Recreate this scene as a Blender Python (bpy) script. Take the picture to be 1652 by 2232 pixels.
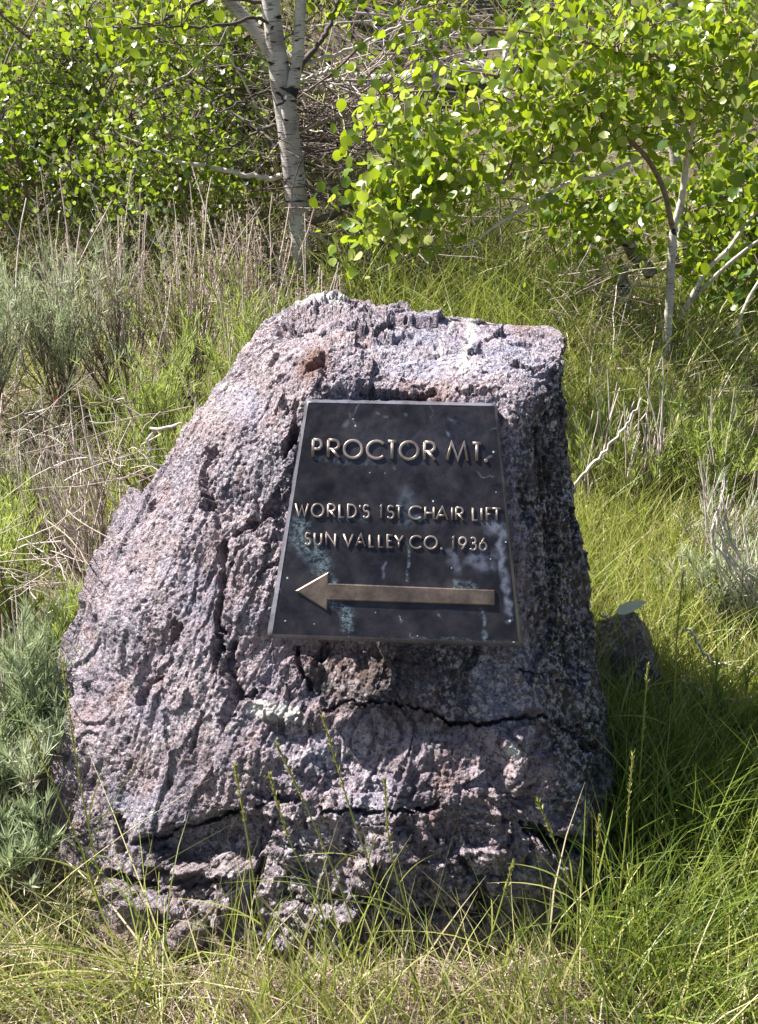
import bpy, math
import numpy as np
from mathutils import Matrix, Vector

# ------------------------------------------------------------------ camera, sky, sun, exposure
S = bpy.context.scene
for o in list(bpy.data.objects):
    bpy.data.objects.remove(o)
CAM_Z, PITCH, FOC, IW, IH = 1.6, math.radians(21.0), 2393.0, 1652.0, 2232.0
cam_d = bpy.data.cameras.new("camera")
cam = bpy.data.objects.new("camera", cam_d)
S.collection.objects.link(cam)
cam.location = (0, 0, CAM_Z)
cam.rotation_euler = (math.radians(90) - PITCH, 0, 0)
cam_d.sensor_fit = 'VERTICAL'
cam_d.sensor_height = 24.0
cam_d.lens = 24.0 * FOC / IH
cam_d.clip_start, cam_d.clip_end = 0.02, 400.0
S.camera = cam

SUN = Vector((-0.57, 0.19, 0.79)).normalized()
world = bpy.data.worlds.new("World")
S.world = world
world.use_nodes = True
wn = world.node_tree.nodes
bg = wn["Background"]
sky = wn.new("ShaderNodeTexSky")
sky.sky_type = 'NISHITA'
sky.sun_disc = False
sky.sun_elevation = math.asin(SUN.z)
sky.sun_rotation = math.atan2(SUN.x, SUN.y)
world.node_tree.links.new(sky.outputs[0], bg.inputs[0])
bg.inputs[1].default_value = 0.05
sl = bpy.data.lights.new("sun", 'SUN')
sl.energy = 5.0
sl.angle = math.radians(0.5)
sl.color = (1.0, 0.965, 0.92)
sun = bpy.data.objects.new("sun", sl)
S.collection.objects.link(sun)
sun.rotation_euler = SUN.to_track_quat('Z', 'Y').to_euler()
S.view_settings.view_transform = 'Standard'
S.view_settings.look = 'None'
S.view_settings.exposure = 1.7
S.view_settings.gamma = 1.0
S.view_settings.use_curve_mapping = False
S.cycles.max_bounces = 6
S.cycles.transparent_max_bounces = 4
S.cycles.diffuse_bounces = 3
S.cycles.glossy_bounces = 2
S.cycles.use_denoising = True

# ------------------------------------------------------------------ helpers
rng = np.random.default_rng(7)
CP, SP = math.cos(PITCH), math.sin(PITCH)


def P(px, py, d):
    """world point seen at photo position (1652 x 2232 frame) whose forward distance y is d"""
    xc, yc = (px - IW / 2) / FOC, (IH / 2 - py) / FOC
    dy, dz = yc * SP + CP, yc * CP - SP
    return np.array([xc / dy * d, d, CAM_Z + dz / dy * d])


def project(p):
    x, y, z = p[:, 0], p[:, 1], p[:, 2] - CAM_Z
    f = y * CP - z * SP
    u = y * SP + z * CP
    return np.stack([IW / 2 + FOC * x / f, IH / 2 - FOC * u / f], 1)


def sstep(a, b, x):
    t = np.clip((x - a) / (b - a), 0, 1)
    return t * t * (3 - 2 * t)


_perm = np.random.default_rng(3).permutation(256).astype(np.int32)
_perm = np.concatenate([_perm, _perm, _perm])
_g = np.random.default_rng(5).normal(size=(256, 3))
_g = (_g / np.linalg.norm(_g, axis=1)[:, None]).astype(np.float32)


def perlin(p):
    p = np.asarray(p, dtype=np.float32)
    i = np.floor(p).astype(np.int32)
    f = p - i
    i &= 255
    w = f * f * f * (f * (f * 6 - 15) + 10)
    out = 0
    for dx in (0, 1):
        for dy in (0, 1):
            for dz in (0, 1):
                h = _perm[_perm[_perm[i[:, 0] + dx] + i[:, 1] + dy] + i[:, 2] + dz]
                g = _g[h]
                v = g[:, 0] * (f[:, 0] - dx) + g[:, 1] * (f[:, 1] - dy) + g[:, 2] * (f[:, 2] - dz)
                wx = w[:, 0] if dx else 1 - w[:, 0]
                wy = w[:, 1] if dy else 1 - w[:, 1]
                wz = w[:, 2] if dz else 1 - w[:, 2]
                out = out + v * wx * wy * wz
    return out * 1.6


def cells(p, seed=0):
    """nearest cell of a jittered lattice: offset from its centre, distance and three random numbers"""
    p = np.asarray(p, dtype=np.float32)
    b = np.floor(p).astype(np.int32)
    best = np.full(len(p), 9.0, np.float32)
    off = np.zeros_like(p); rnd = np.zeros_like(p)
    f = p - b
    for dx in (-1, 0, 1):
        for dy in (-1, 0, 1):
            for dz in (-1, 0, 1):
                h = _perm[_perm[_perm[(b[:, 0] + dx + seed) & 255] + ((b[:, 1] + dy) & 255)] + ((b[:, 2] + dz) & 255)]
                c = _r3[h]
                d = f - (c + np.array([dx, dy, dz], np.float32))
                q2 = (d * d).sum(1)
                m = q2 < best
                best[m] = q2[m]; off[m] = d[m]; rnd[m] = _r3b[h[m]]
    return off, np.sqrt(best), rnd


_r3 = np.random.default_rng(11).random((256, 3)).astype(np.float32)
_r3b = (np.random.default_rng(12).random((256, 3)).astype(np.float32) - .5) * 2


def fbm(p, octv=4, gain=0.5):
    s, a = 0, 1.0
    for k in range(octv):
        s = s + a * perlin(p + 17.3 * k)
        p = p * 2.03
        a *= gain
    return s


def link(o, parent=None):
    S.collection.objects.link(o)
    if parent is not None:
        o.parent = parent
    return o


def mesh(name, v, f, smooth=False, attrs=None, uv=None):
    """mesh data from arrays; f is (M,k) or a list of such arrays"""
    me = bpy.data.meshes.new(name)
    v = np.asarray(v, dtype=np.float32)
    fs = f if isinstance(f, list) else [f]
    fs = [np.asarray(a, dtype=np.int32) for a in fs if len(a)]
    me.vertices.add(len(v))
    me.vertices.foreach_set("co", v.ravel())
    tot = np.concatenate([np.full(len(a), a.shape[1], dtype=np.int32) for a in fs])
    idx = np.concatenate([a.ravel() for a in fs])
    me.loops.add(len(idx))
    me.loops.foreach_set("vertex_index", idx)
    me.polygons.add(len(tot))
    st = np.zeros(len(tot), dtype=np.int32)
    st[1:] = np.cumsum(tot)[:-1]
    me.polygons.foreach_set("loop_start", st)
    me.polygons.foreach_set("loop_total", tot)
    if smooth:
        me.polygons.foreach_set("use_smooth", np.ones(len(tot), dtype=bool))
    for k, a in (attrs or {}).items():
        a = np.asarray(a, dtype=np.float32)
        if a.ndim == 1:
            at = me.attributes.new(k, 'FLOAT', 'POINT')
            at.data.foreach_set("value", a)
        else:
            at = me.attributes.new(k, 'FLOAT_COLOR', 'POINT')
            at.data.foreach_set("color", np.concatenate([a, np.ones((len(a), 1), np.float32)], 1).ravel())
    me.update(calc_edges=True)
    return me


def obj(name, me, mat=None, parent=None, label=None, cat=None, group=None, kind=None):
    o = bpy.data.objects.new(name, me)
    if mat is not None and me is not None and not me.materials:
        me.materials.append(mat)
    for k, val in (("label", label), ("category", cat), ("group", group), ("kind", kind)):
        if val:
            o[k] = val
    return link(o, parent)


def thing(name, label, cat, loc, group=None):
    o = bpy.data.objects.new(name, None)
    o.empty_display_size = 0.05
    o.location = Vector([float(c) for c in loc])
    o["label"], o["category"] = label, cat
    if group:
        o["group"] = group
    return link(o)


def nrm(a):
    return a / np.maximum(np.linalg.norm(a, axis=-1, keepdims=True), 1e-9)


def join(parts):
    """join (verts, faces, tint) triples that share a face size"""
    V, F, T, n = [], [], [], 0
    for v, f, t in parts:
        V.append(v); F.append(f + n); T.append(t); n += len(v)
    return np.concatenate(V), np.concatenate(F), np.concatenate(T)


def blades(base, d0, L, g, w, tint, seg=4, side=None):
    """tapered ribbons base + L*(d0 t + g t^2); flat across 'side'"""
    n = len(base)
    t = np.linspace(0, 1, seg + 1)
    L = np.asarray(L).reshape(-1, 1, 1)
    c = base[:, None] + L * (d0[:, None] * t[None, :, None] + g[:, None] * (t ** 2)[None, :, None])
    if side is None:
        side = np.cross(d0 + 0.3 * g, rng.normal(size=(n, 3)))
    side = nrm(side)
    prof = np.clip(1.0 - t ** 2.2, 0.06, 1) * (0.75 + 0.25 * np.minimum(t * 4, 1))
    off = side[:, None] * (np.asarray(w).reshape(-1, 1, 1) * 0.5) * prof[None, :, None]
    v = np.stack([c - off, c + off], 2).reshape(n, -1, 3)
    k = np.arange(seg)
    q = np.stack([2 * k, 2 * k + 1, 2 * k + 3, 2 * k + 2], 1)
    f = (q[None] + (np.arange(n) * 2 * (seg + 1))[:, None, None]).reshape(-1, 4)
    return v.reshape(-1, 3), f, np.repeat(np.asarray(tint), 2 * (seg + 1))


def tubes(pts, rad, k=5, tint=None):
    """round stems along polylines pts (N,S,3) with radii (N,S)"""
    pts = np.asarray(pts, dtype=np.float64)
    n, s, _ = pts.shape
    tan = nrm(np.gradient(pts, axis=1))
    ref = np.where(np.abs(tan[:, :, 2:3]) > 0.85, np.array([1.0, 0.13, 0]), np.array([0.0, 0.0, 1.0]))
    ref = np.repeat(ref[:, s // 2:s // 2 + 1], s, 1)
    a = nrm(np.cross(tan, ref))
    b = np.cross(tan, a)
    an = np.arange(k) / k * 2 * np.pi
    ring = a[:, :, None] * np.cos(an)[None, None, :, None] + b[:, :, None] * np.sin(an)[None, None, :, None]
    v = pts[:, :, None] + ring * np.asarray(rad)[:, :, None, None]
    i, j = np.meshgrid(np.arange(s - 1), np.arange(k), indexing='ij')
    j2 = (j + 1) % k
    q = np.stack([i * k + j, i * k + j2, (i + 1) * k + j2, (i + 1) * k + j], -1).reshape(-1, 4)
    f = (q[None] + (np.arange(n) * s * k)[:, None, None]).reshape(-1, 4)
    t = np.repeat(rng.random(n) if tint is None else tint, s * k)
    return v.reshape(-1, 3), f, t


def quad_curve(start, d, L, bend, s=6, wob=0.0):
    t = np.linspace(0, 1, s)
    L = np.asarray(L).reshape(-1, 1, 1)
    c = start[:, None] + L * (d[:, None] * t[None, :, None] + bend[:, None] * (t ** 2)[None, :, None])
    if wob:
        nz = rng.normal(size=c.shape) * wob * L * (t[None, :, None])
        c = c + nz
    return c


def resample(pl, n, rough=0.0):
    """smooth a control polyline of (x,y,z,r) rows into n samples"""
    pl = np.asarray(pl, dtype=float)
    m = len(pl)
    u = np.linspace(0, m - 1, n)
    i = np.clip(np.floor(u).astype(int), 0, m - 2)
    f = (u - i)[:, None]
    p0, p1, p2, p3 = pl[np.maximum(i - 1, 0)], pl[i], pl[i + 1], pl[np.minimum(i + 2, m - 1)]
    r = 0.5 * (2 * p1 + (p2 - p0) * f + (2 * p0 - 5 * p1 + 4 * p2 - p3) * f ** 2 + (3 * p1 - p0 - 3 * p2 + p3) * f ** 3)
    if rough:
        r[:, :3] += rng.normal(size=(n, 3)) * rough
    r[:, 3] = np.maximum(r[:, 3], 0.0006)
    return r


def limb(pix, d, wpx, n=28, k=9, rough=0.0):
    """a trunk or limb through photo positions at forward distance d (number or list)"""
    d = d if hasattr(d, '__len__') else [d] * len(pix)
    rows = []
    for (x, y), dd, w in zip(pix, d, wpx):
        p = P(x, y, dd)
        rows.append([*p, 0.5 * w * dd / FOC * 1.07])
    r = resample(rows, n, rough)
    return r


def tube_of(r, k=9):
    return tubes(r[None, :, :3], r[None, :, 3], k)


# leaf outline of an aspen: nearly round, short tip; y runs along the leaf, z is the fold
_lo = np.array([[0, 0, 0], [.26, .03, .03], [.45, .24, .06], [.5, .48, .07], [.40, .74, .05], [.20, .93, .02], [0, 1.1, -.03],
                [-.20, .93, .02], [-.40, .74, .05], [-.5, .48, .07], [-.45, .24, .06], [-.26, .03, .03], [0, .5, -.03]])
_lf = np.array([[12, i, (i + 1) % 12] for i in range(12)])
_lo2 = np.array([[0, 0, 0], [.45, .22, .05], [.44, .68, .05], [0, 1.1, -.03], [-.44, .68, .05], [-.45, .22, .05]])
_lf2 = np.array([[0, 1, 2], [0, 2, 3], [0, 3, 4], [0, 4, 5]])


def leaf_frames(n, up=0.35, out=None):
    """hanging leaves: direction along the leaf (down and outward) and a normal"""
    y = rng.normal(size=(n, 3)) * 0.75
    y[:, 2] -= 0.55
    if out is not None:
        y = y + out
    y = nrm(y)
    z = rng.normal(size=(n, 3))
    z += np.array([-0.35, -0.45, up])
    z = nrm(z - y * np.sum(y * z, 1, keepdims=True))
    x = np.cross(y, z)
    return x, y, z


def leaves_mesh(pos, fr, size, tint, fine=False):
    lo, lf = (_lo, _lf) if fine else (_lo2, _lf2)
    x, y, z = fr
    T = lo[None] * np.asarray(size).reshape(-1, 1, 1)
    v = pos[:, None] + T[..., 0:1] * x[:, None] + T[..., 1:2] * y[:, None] + T[..., 2:3] * z[:, None]
    f = (lf[None] + (np.arange(len(pos)) * len(lo))[:, None, None]).reshape(-1, 3)
    return v.reshape(-1, 3), f, np.repeat(tint, len(lo))


# ------------------------------------------------------------------ materials
class NT:
    def __init__(self, name):
        self.m = bpy.data.materials.new(name)
        self.m.use_nodes = True
        self.t = self.m.node_tree
        self.t.nodes.clear()
        self.out = self.n("ShaderNodeOutputMaterial")

    def n(self, typ, **kw):
        nd = self.t.nodes.new(typ)
        for k, v in kw.items():
            setattr(nd, k, v)
        return nd

    def l(self, a, b):
        self.t.links.new(a, b)

    def set(self, sock, v):
        if hasattr(v, 'node'):
            self.l(v, sock)
        else:
            sock.default_value = v

    def mix(self, a, b, fac, mode='MIX'):
        nd = self.n("ShaderNodeMix", data_type='RGBA', blend_type=mode)
        self.set(nd.inputs[0], fac)
        self.set(nd.inputs[6], (*a, 1) if isinstance(a, tuple) else a)
        self.set(nd.inputs[7], (*b, 1) if isinstance(b, tuple) else b)
        return nd.outputs[2]

    def math(self, op, a, b=0.0, clamp=False):
        nd = self.n("ShaderNodeMath", operation=op, use_clamp=clamp)
        self.set(nd.inputs[0], a)
        self.set(nd.inputs[1], b)
        return nd.outputs[0]

    def noise(self, vec, scale, detail=3.0, rough=0.55, dist=0.0):
        nd = self.n("ShaderNodeTexNoise")
        self.l(vec, nd.inputs['Vector'])
        nd.inputs['Scale'].default_value = scale
        nd.inputs['Detail'].default_value = detail
        nd.inputs['Roughness'].default_value = rough
        nd.inputs['Distortion'].default_value = dist
        return nd.outputs[0]

    def ramp(self, fac, stops, interp='LINEAR'):
        nd = self.n("ShaderNodeValToRGB")
        cr = nd.color_ramp
        cr.interpolation = interp
        while len(cr.elements) < len(stops):
            cr.elements.new(0.5)
        for e, (p, c) in zip(cr.elements, stops):
            e.position = p
            e.color = (*c, 1) if isinstance(c, tuple) else (c, c, c, 1)
        self.l(fac, nd.inputs[0])
        return nd.outputs[0]

    def attr(self, name, out='Fac'):
        nd = self.n("ShaderNodeAttribute", attribute_name=name)
        return nd.outputs[out]

    def coord(self, out='Object', scale=None, rot=None):
        tc = self.n("ShaderNodeTexCoord")
        if scale is None and rot is None:
            return tc.outputs[out]
        mp = self.n("ShaderNodeMapping")
        self.l(tc.outputs[out], mp.inputs[0])
        if scale:
            mp.inputs['Scale'].default_value = scale
        if rot:
            mp.inputs['Rotation'].default_value = rot
        return mp.outputs[0]

    def principled(self, color, rough=0.7, spec=0.3, metal=0.0, normal=None):
        b = self.n("ShaderNodeBsdfPrincipled")
        self.set(b.inputs['Base Color'], (*color, 1) if isinstance(color, tuple) else color)
        self.set(b.inputs['Roughness'], rough)
        self.set(b.inputs['Specular IOR Level'], spec)
        self.set(b.inputs['Metallic'], metal)
        if normal is not None:
            self.l(normal, b.inputs['Normal'])
        return b.outputs[0]

    def bump(self, h, strength, dist, prev=None):
        nd = self.n("ShaderNodeBump")
        nd.inputs['Strength'].default_value = strength
        nd.inputs['Distance'].default_value = dist
        self.l(h, nd.inputs['Height'])
        if prev is not None:
            self.l(prev, nd.inputs['Normal'])
        return nd.outputs[0]

    def done(self, shader):
        self.l(shader, self.out.inputs[0])
        return self.m


def leaf_mat(name, stops, trans, tcol, rough=0.42, spec=0.4):
    """thin leaf: reflecting face plus light let through; tint picks the hue of each leaf"""
    t = NT(name)
    c = t.ramp(t.attr("tint"), stops)
    tr = t.n("ShaderNodeBsdfTranslucent")
    t.l(t.mix(c, tcol, 0.6), tr.inputs[0])
    mx = t.n("ShaderNodeMixShader")
    mx.inputs[0].default_value = trans
    t.l(t.principled(c, rough, spec), mx.inputs[1])
    t.l(tr.outputs[0], mx.inputs[2])
    return t.done(mx.outputs[0])


M_ASPEN = leaf_mat("aspen leaf", [(0, (.028, .075, .008)), (.35, (.10, .175, .014)), (.7, (.22, .30, .025)), (1, (.39, .41, .15))], .48, (.42, .52, .015), .36, .5)
M_THICKET = leaf_mat("thicket leaf", [(0, (.03, .07, .01)), (.4, (.11, .175, .018)), (.75, (.24, .31, .04)), (1, (.46, .46, .22))], .42, (.38, .50, .02), .38, .5)
M_SAGE = leaf_mat("grey green needle leaf", [(0, (.10, .14, .08)), (.5, (.32, .37, .22)), (1, (.56, .57, .42))], .30, (.42, .52, .22), .6, .25)
M_RABBIT = leaf_mat("yellow green needle leaf", [(0, (.07, .12, .02)), (.5, (.26, .335, .06)), (1, (.46, .50, .18))], .36, (.44, .56, .09), .55, .3)
M_GRASS = leaf_mat("grass blade", [(0, (.03, .06, .012)), (.35, (.12, .175, .025)), (.6, (.30, .335, .075)), (.78, (.46, .43, .17)), (1, (.62, .52, .33))], .36, (.47, .52, .08), .42, .45)
M_STRAW = leaf_mat("dry straw", [(0, (.20, .145, .10)), (.5, (.42, .34, .25)), (1, (.64, .55, .44))], .2, (.5, .42, .3), .65, .25)
M_SEED = leaf_mat("grass seed head", [(0, (.24, .26, .07)), (1, (.42, .40, .14))], .3, (.45, .45, .12), .6, .2)
M_HEAD = leaf_mat("dry flower head", [(0, (.26, .18, .13)), (1, (.52, .42, .33))], .25, (.5, .4, .3), .7, .2)


def wood_mat(name, dark, light, scale=60):
    t = NT(name)
    c = t.mix(t.ramp(t.attr("tint"), [(0, dark), (1, light)]), tuple(0.45 * x for x in dark), t.ramp(t.noise(t.coord('Object'), scale, 3), [(.5, 0.0), (.75, 0.8)]))
    b = t.bump(t.noise(t.coord('Object'), scale * 2, 3), .5, .003)
    return t.done(t.principled(c, .75, .25, 0, b))


M_DRYSTEM = wood_mat("dry stem", (.27, .205, .165), (.60, .52, .45), 40)
M_STALK = wood_mat("pale dead stalk", (.46, .36, .32), (.76, .66, .60), 30)
M_TWIG = wood_mat("dark twig", (.055, .042, .038), (.13, .10, .085), 60)
M_WOODY = wood_mat("woody shrub stem", (.11, .075, .06), (.27, .205, .17), 60)
M_DEADLOG = wood_mat("weathered fallen log", (.30, .255, .24), (.48, .42, .40), 14)
M_PALEBR = wood_mat("pale aspen branch", (.40, .35, .30), (.60, .54, .47), 50)


def bark_mat():
    t = NT("aspen bark")
    oc = t.coord('Object')
    c = t.mix((.50, .45, .42), (.27, .235, .225), t.ramp(t.noise(oc, 9, 4), [(.42, 0.0), (.66, 1.0)]))
    lent = t.noise(t.coord('Object', (22, 22, 160)), 1.0, 2)
    c = t.mix(c, (.10, .085, .08), t.ramp(lent, [(.57, 0.0), (.65, .85)]))
    knot = t.noise(t.coord('Object', (11, 11, 24)), 1.0, 2, .5, .6)
    c = t.mix(c, (.025, .022, .02), t.ramp(knot, [(.61, 0.0), (.645, 1.0)]))
    c = t.mix(c, (.035, .03, .03), t.math('MULTIPLY', t.ramp(t.noise(oc, 30, 4), [(.4, 0.0), (.55, 1.0)]), t.attr("black")))
    b = t.bump(lent, .35, .004)
    return t.done(t.principled(c, .7, .25, 0, b))


M_BARK = bark_mat()


def soil_mat():
    t = NT("soil and leaf litter")
    oc = t.coord('Object')
    c = t.ramp(t.noise(oc, 3.0, 5, .6), [(.3, (.075, .055, .038)), (.5, (.16, .125, .085)), (.62, (.12, .115, .05)), (.75, (.20, .165, .115))])
    fib = t.noise(t.coord('Object', (30, 9, 30)), 4.0, 4, .65, 1.2)
    c = t.mix(c, (.30, .25, .17), t.ramp(fib, [(.52, 0.0), (.62, .8)]))
    c = t.mix(c, (.03, .022, .016), t.ramp(t.noise(oc, 45, 3), [(.56, 0.0), (.66, .9)]))
    b = t.bump(fib, .9, .02, t.bump(t.noise(oc, 20, 5), .8, .03))
    return t.done(t.principled(c, .9, .15, 0, b))


M_SOIL = soil_mat()


def rock_mat(name="schist boulder"):
    t = NT(name)
    oc = t.coord('Object')
    mk = t.n("ShaderNodeSeparateColor")
    t.l(t.attr("mask", 'Color'), mk.inputs[0])
    vein, rust, varn_shade = mk.outputs[0], mk.outputs[1], mk.outputs[2]
    n1 = t.noise(oc, 5.0, 4, .6, .4)
    n2 = t.noise(oc, 17.0, 4, .6, .3)
    grain = t.noise(t.coord('Object', (70, 70, 12), (0.25, -0.33, 0)), 1.0, 4, .6, .5)
    c = t.ramp(n1, [(.28, (.25, .215, .27)), (.42, (.37, .305, .36)), (.55, (.47, .36, .39)), (.72, (.48, .39, .375))])
    c = t.mix(c, (.50, .33, .315), t.ramp(n2, [(.54, 0.0), (.68, .7)]))
    c = t.mix(c, (.145, .135, .195), t.ramp(t.noise(oc, 11.0, 4, .55, .8), [(.56, 0.0), (.66, .75)]))
    c = t.mix(c, (.06, .05, .055), t.ramp(grain, [(.52, 0.0), (.68, .75)]))
    # varnish, with the unlit right side's shade also put into this colour
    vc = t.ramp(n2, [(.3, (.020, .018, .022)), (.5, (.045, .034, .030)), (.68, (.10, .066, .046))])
    vf = t.math('MULTIPLY', varn_shade, t.ramp(t.noise(oc, 26, 5, .7), [(.33, .75), (.55, 1.0)]))
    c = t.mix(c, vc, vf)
    # crust lichen: pale specks
    li = t.ramp(t.noise(oc, 95, 4, .65), [(.485, 0.0), (.575, 1.0)])
    lm = t.math('MAXIMUM', t.ramp(t.noise(oc, 7.5, 3, .6), [(.36, .12), (.6, .8)]), t.math('MULTIPLY', varn_shade, t.ramp(t.noise(oc, 12, 3, .6), [(.48, .1), (.56, .9)])))
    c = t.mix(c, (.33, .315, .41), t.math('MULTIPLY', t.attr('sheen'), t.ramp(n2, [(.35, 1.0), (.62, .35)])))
    c = t.mix(c, (.72, .645, .66), t.math('MULTIPLY', li, lm))
    c = t.mix(c, (.42, .41, .22), t.ramp(t.noise(oc, 60, 2), [(.69, 0.0), (.73, .6)]))
    sp = t.ramp(t.noise(oc, 140, 3, .6), [(.38, 1.0), (.45, 0.0)])
    c = t.mix(c, (.055, .05, .06), t.math('MULTIPLY', sp, .8))
    c = t.mix(c, (.30, .145, .09), t.math('MULTIPLY', rust, t.ramp(n2, [(.30, .3), (.55, .95)])))
    c = t.mix(c, (.80, .75, .70), t.math('MULTIPLY', vein, t.ramp(t.noise(oc, 75, 5, .7), [(.30, .1), (.48, 1.0)])))
    vo = t.n("ShaderNodeTexVoronoi")
    t.l(t.coord('Object', (1, 1, .6)), vo.inputs['Vector'])
    vo.inputs['Scale'].default_value = 210
    b = t.bump(vo.outputs['Distance'], .85, .009)
    b = t.bump(t.math('MULTIPLY', t.noise(oc, 60, 6, .8), t.math('SUBTRACT', 1.0, t.math('MULTIPLY', t.attr('sheen'), .6))), 1.0, .018, b)
    b = t.bump(t.noise(oc, 260, 3, .7), .9, .006, b)
    b = t.bump(grain, .45, .006, b)
    rg = t.math('SUBTRACT', .54, t.math('MULTIPLY', varn_shade, .22))
    return t.done(t.principled(c, rg, .42, 0, b))


M_ROCK = rock_mat()


def bronze_mat(name, base, edge, stain=True):
    t = NT(name)
    oc = t.coord('Object')
    n = t.noise(oc, 22, 5, .65, .3)
    c = t.mix(base, edge, t.ramp(n, [(.35, 0.0), (.68, 1.0)]))
    c = t.mix(c, tuple(x * .5 for x in base), t.ramp(t.noise(oc, 7, 3), [(.5, 0.0), (.7, .7)]))
    sc = t.n("ShaderNodeTexNoise")
    fine = t.noise(oc, 130, 4, .7)
    c = t.mix(c, tuple(min(1, x * 1.9) for x in edge), t.ramp(fine, [(.66, 0.0), (.74, .5)]))
    rough = t.ramp(n, [(.3, .34), (.7, .52)])
    met = .6
    if stain:
        mk = t.n("ShaderNodeSeparateColor")
        t.l(t.attr("mask", 'Color'), mk.inputs[0])
        br = t.ramp(t.noise(oc, 110, 5, .8), [(.44, 0.0), (.64, .8)])
        vg = t.math('MULTIPLY', mk.outputs[0], br, True)
        c = t.mix(c, (.26, .36, .38), vg)
        pl = t.math('MULTIPLY', mk.outputs[1], t.ramp(t.noise(oc, 60, 5, .7), [(.34, .15), (.56, .9)]), True)
        c = t.mix(c, (.21, .225, .29), pl)
        wt = t.ramp(mk.outputs[2], [(.4, 0.0), (.6, 1.0)])
        c = t.mix(c, (.40, .45, .46), wt)
        met = t.math('MULTIPLY', t.math('SUBTRACT', 1.0, t.math('MAXIMUM', t.math('MAXIMUM', vg, pl), wt)), .75)
        rough = t.math('MAXIMUM', rough, t.math('MULTIPLY', t.math('MAXIMUM', vg, pl), .75))
    b = t.bump(t.noise(oc, 45, 4, .6), .25, .003, t.bump(fine, .2, .001))
    return t.done(t.principled(c, rough, .5, met, b))


M_PLATE = bronze_mat("dark patinated bronze", (.027, .024, .029), (.062, .053, .058))
M_RIM = bronze_mat("rubbed bevel bronze", (.12, .11, .13), (.24, .22, .25))
M_LETTER = bronze_mat("worn letter bronze", (.19, .15, .125), (.40, .33, .28), False)
M_ARROW = bronze_mat("worn arrow bronze", (.085, .062, .048), (.20, .145, .11), False)

# ------------------------------------------------------------------ ground: one hillside sheet
_gy = np.array([-60, -3, 0, 1.4, 1.9, 2.6, 4.4, 6, 9, 14, 25, 60, 120.0])
_gz = np.array([-2, -.05, .10, .17, .24, .37, .80, 1.5, 3.2, 6.2, 13, 33, 62.0])


def gz(x, y):
    x, y = np.asarray(x, float), np.asarray(y, float)
    z = np.interp(y, _gy, _gz)
    p = np.stack([x * 1.0, y * 1.0, np.zeros_like(x)], -1).reshape(-1, 3)
    nz = perlin(p * 0.9 + 3.1) * .08 + perlin(p * 3.3 + 9.7) * .025
    return z + nz.reshape(x.shape) * np.clip((y - .3) / 1.5, .2, 1.6)


def G(x, y):
    return np.stack([x, y, gz(x, y)], -1)


def ground_at(px, d):
    """ground point below photo column px at forward distance d"""
    x = (px - IW / 2) / FOC * d * 1.0
    for _ in range(4):
        z = float(gz(np.array([x]), np.array([d]))[0])
        f = d * CP - (z - CAM_Z) * SP
        x = (px - IW / 2) / FOC * f
    return np.array([x, d, float(gz(np.array([x]), np.array([d]))[0])])


xs = np.concatenate([np.linspace(-70, -4, 18)[:-1], np.linspace(-4, 4, 170), np.linspace(4, 70, 18)[1:]])
ys = np.concatenate([np.linspace(-60, 0, 12)[:-1], np.linspace(0, 9, 190), np.linspace(9, 120, 30)[1:]])
X, Y = np.meshgrid(xs, ys, indexing='ij')
gv = G(X.ravel(), Y.ravel())
i, j = np.meshgrid(np.arange(len(xs) - 1), np.arange(len(ys) - 1), indexing='ij')
i, j, ny = i.ravel(), j.ravel(), len(ys)
obj("ground", mesh("ground", gv, np.stack([i * ny + j, (i + 1) * ny + j, (i + 1) * ny + j + 1, i * ny + j + 1], 1), True), M_SOIL, kind="structure")

# ------------------------------------------------------------------ the boulder
RINGS = [
    [(-30, 2050, 1.98), (230, 2290, 1.62), (560, 2330, 1.52), (900, 2330, 1.50), (1260, 2270, 1.56), (1385, 2200, 1.76)],
    [(2, 1810, 2.00), (125, 2010, 1.68), (520, 2050, 1.56), (880, 2070, 1.54), (1270, 2060, 1.60), (1374, 1990, 1.82)],
    [(48, 1650, 2.02), (188, 1800, 1.74), (540, 1840, 1.62), (880, 1850, 1.58), (1255, 1850, 1.63), (1358, 1800, 1.86)],
    [(128, 1430, 2.05), (270, 1560, 1.81), (560, 1620, 1.69), (880, 1640, 1.66), (1215, 1640, 1.68), (1332, 1600, 1.90)],
    [(197, 1240, 2.08), (320, 1330, 1.88), (580, 1400, 1.78), (860, 1410, 1.775), (1160, 1410, 1.765), (1304, 1390, 1.93)],
    [(322, 1050, 2.12), (420, 1110, 1.95), (600, 1150, 1.86), (860, 1150, 1.86), (1125, 1150, 1.84), (1265, 1170, 1.98)],
    [(408, 920, 2.16), (500, 940, 2.02), (620, 960, 1.935), (850, 950, 1.94), (1110, 960, 1.90), (1243, 980, 2.02)],
    [(505, 795, 2.20), (580, 800, 2.08), (680, 835, 1.975), (850, 862, 1.965), (1120, 862, 1.945), (1238, 850, 2.05)],
    [(556, 728, 2.25), (620, 722, 2.15), (720, 745, 2.07), (850, 765, 2.06), (1115, 790, 2.04), (1237, 765, 2.09)],
    [(590, 690, 2.32), (648, 645, 2.30), (735, 636, 2.30), (850, 666, 2.28), (1080, 702, 2.22), (1228, 728, 2.18)],
]
rings = []
for r in RINGS:
    q = [P(*c) for c in r]
    E, A = q[-1], q[0]
    q.append(E + np.array([-.04, .17, -.02]))
    q.append(np.array([(E[0] + A[0]) / 2, max(E[1], A[1]) + .24, (E[2] + A[2]) / 2]))
    q.append(A + np.array([.06, .16, -.02]))
    rings.append(q)
top = np.array(rings[-1])
top[6] = top[5] + np.array([-.04, .10, -.01]); top[8] = top[0] + np.array([.06, .06, 0.0])
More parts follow.
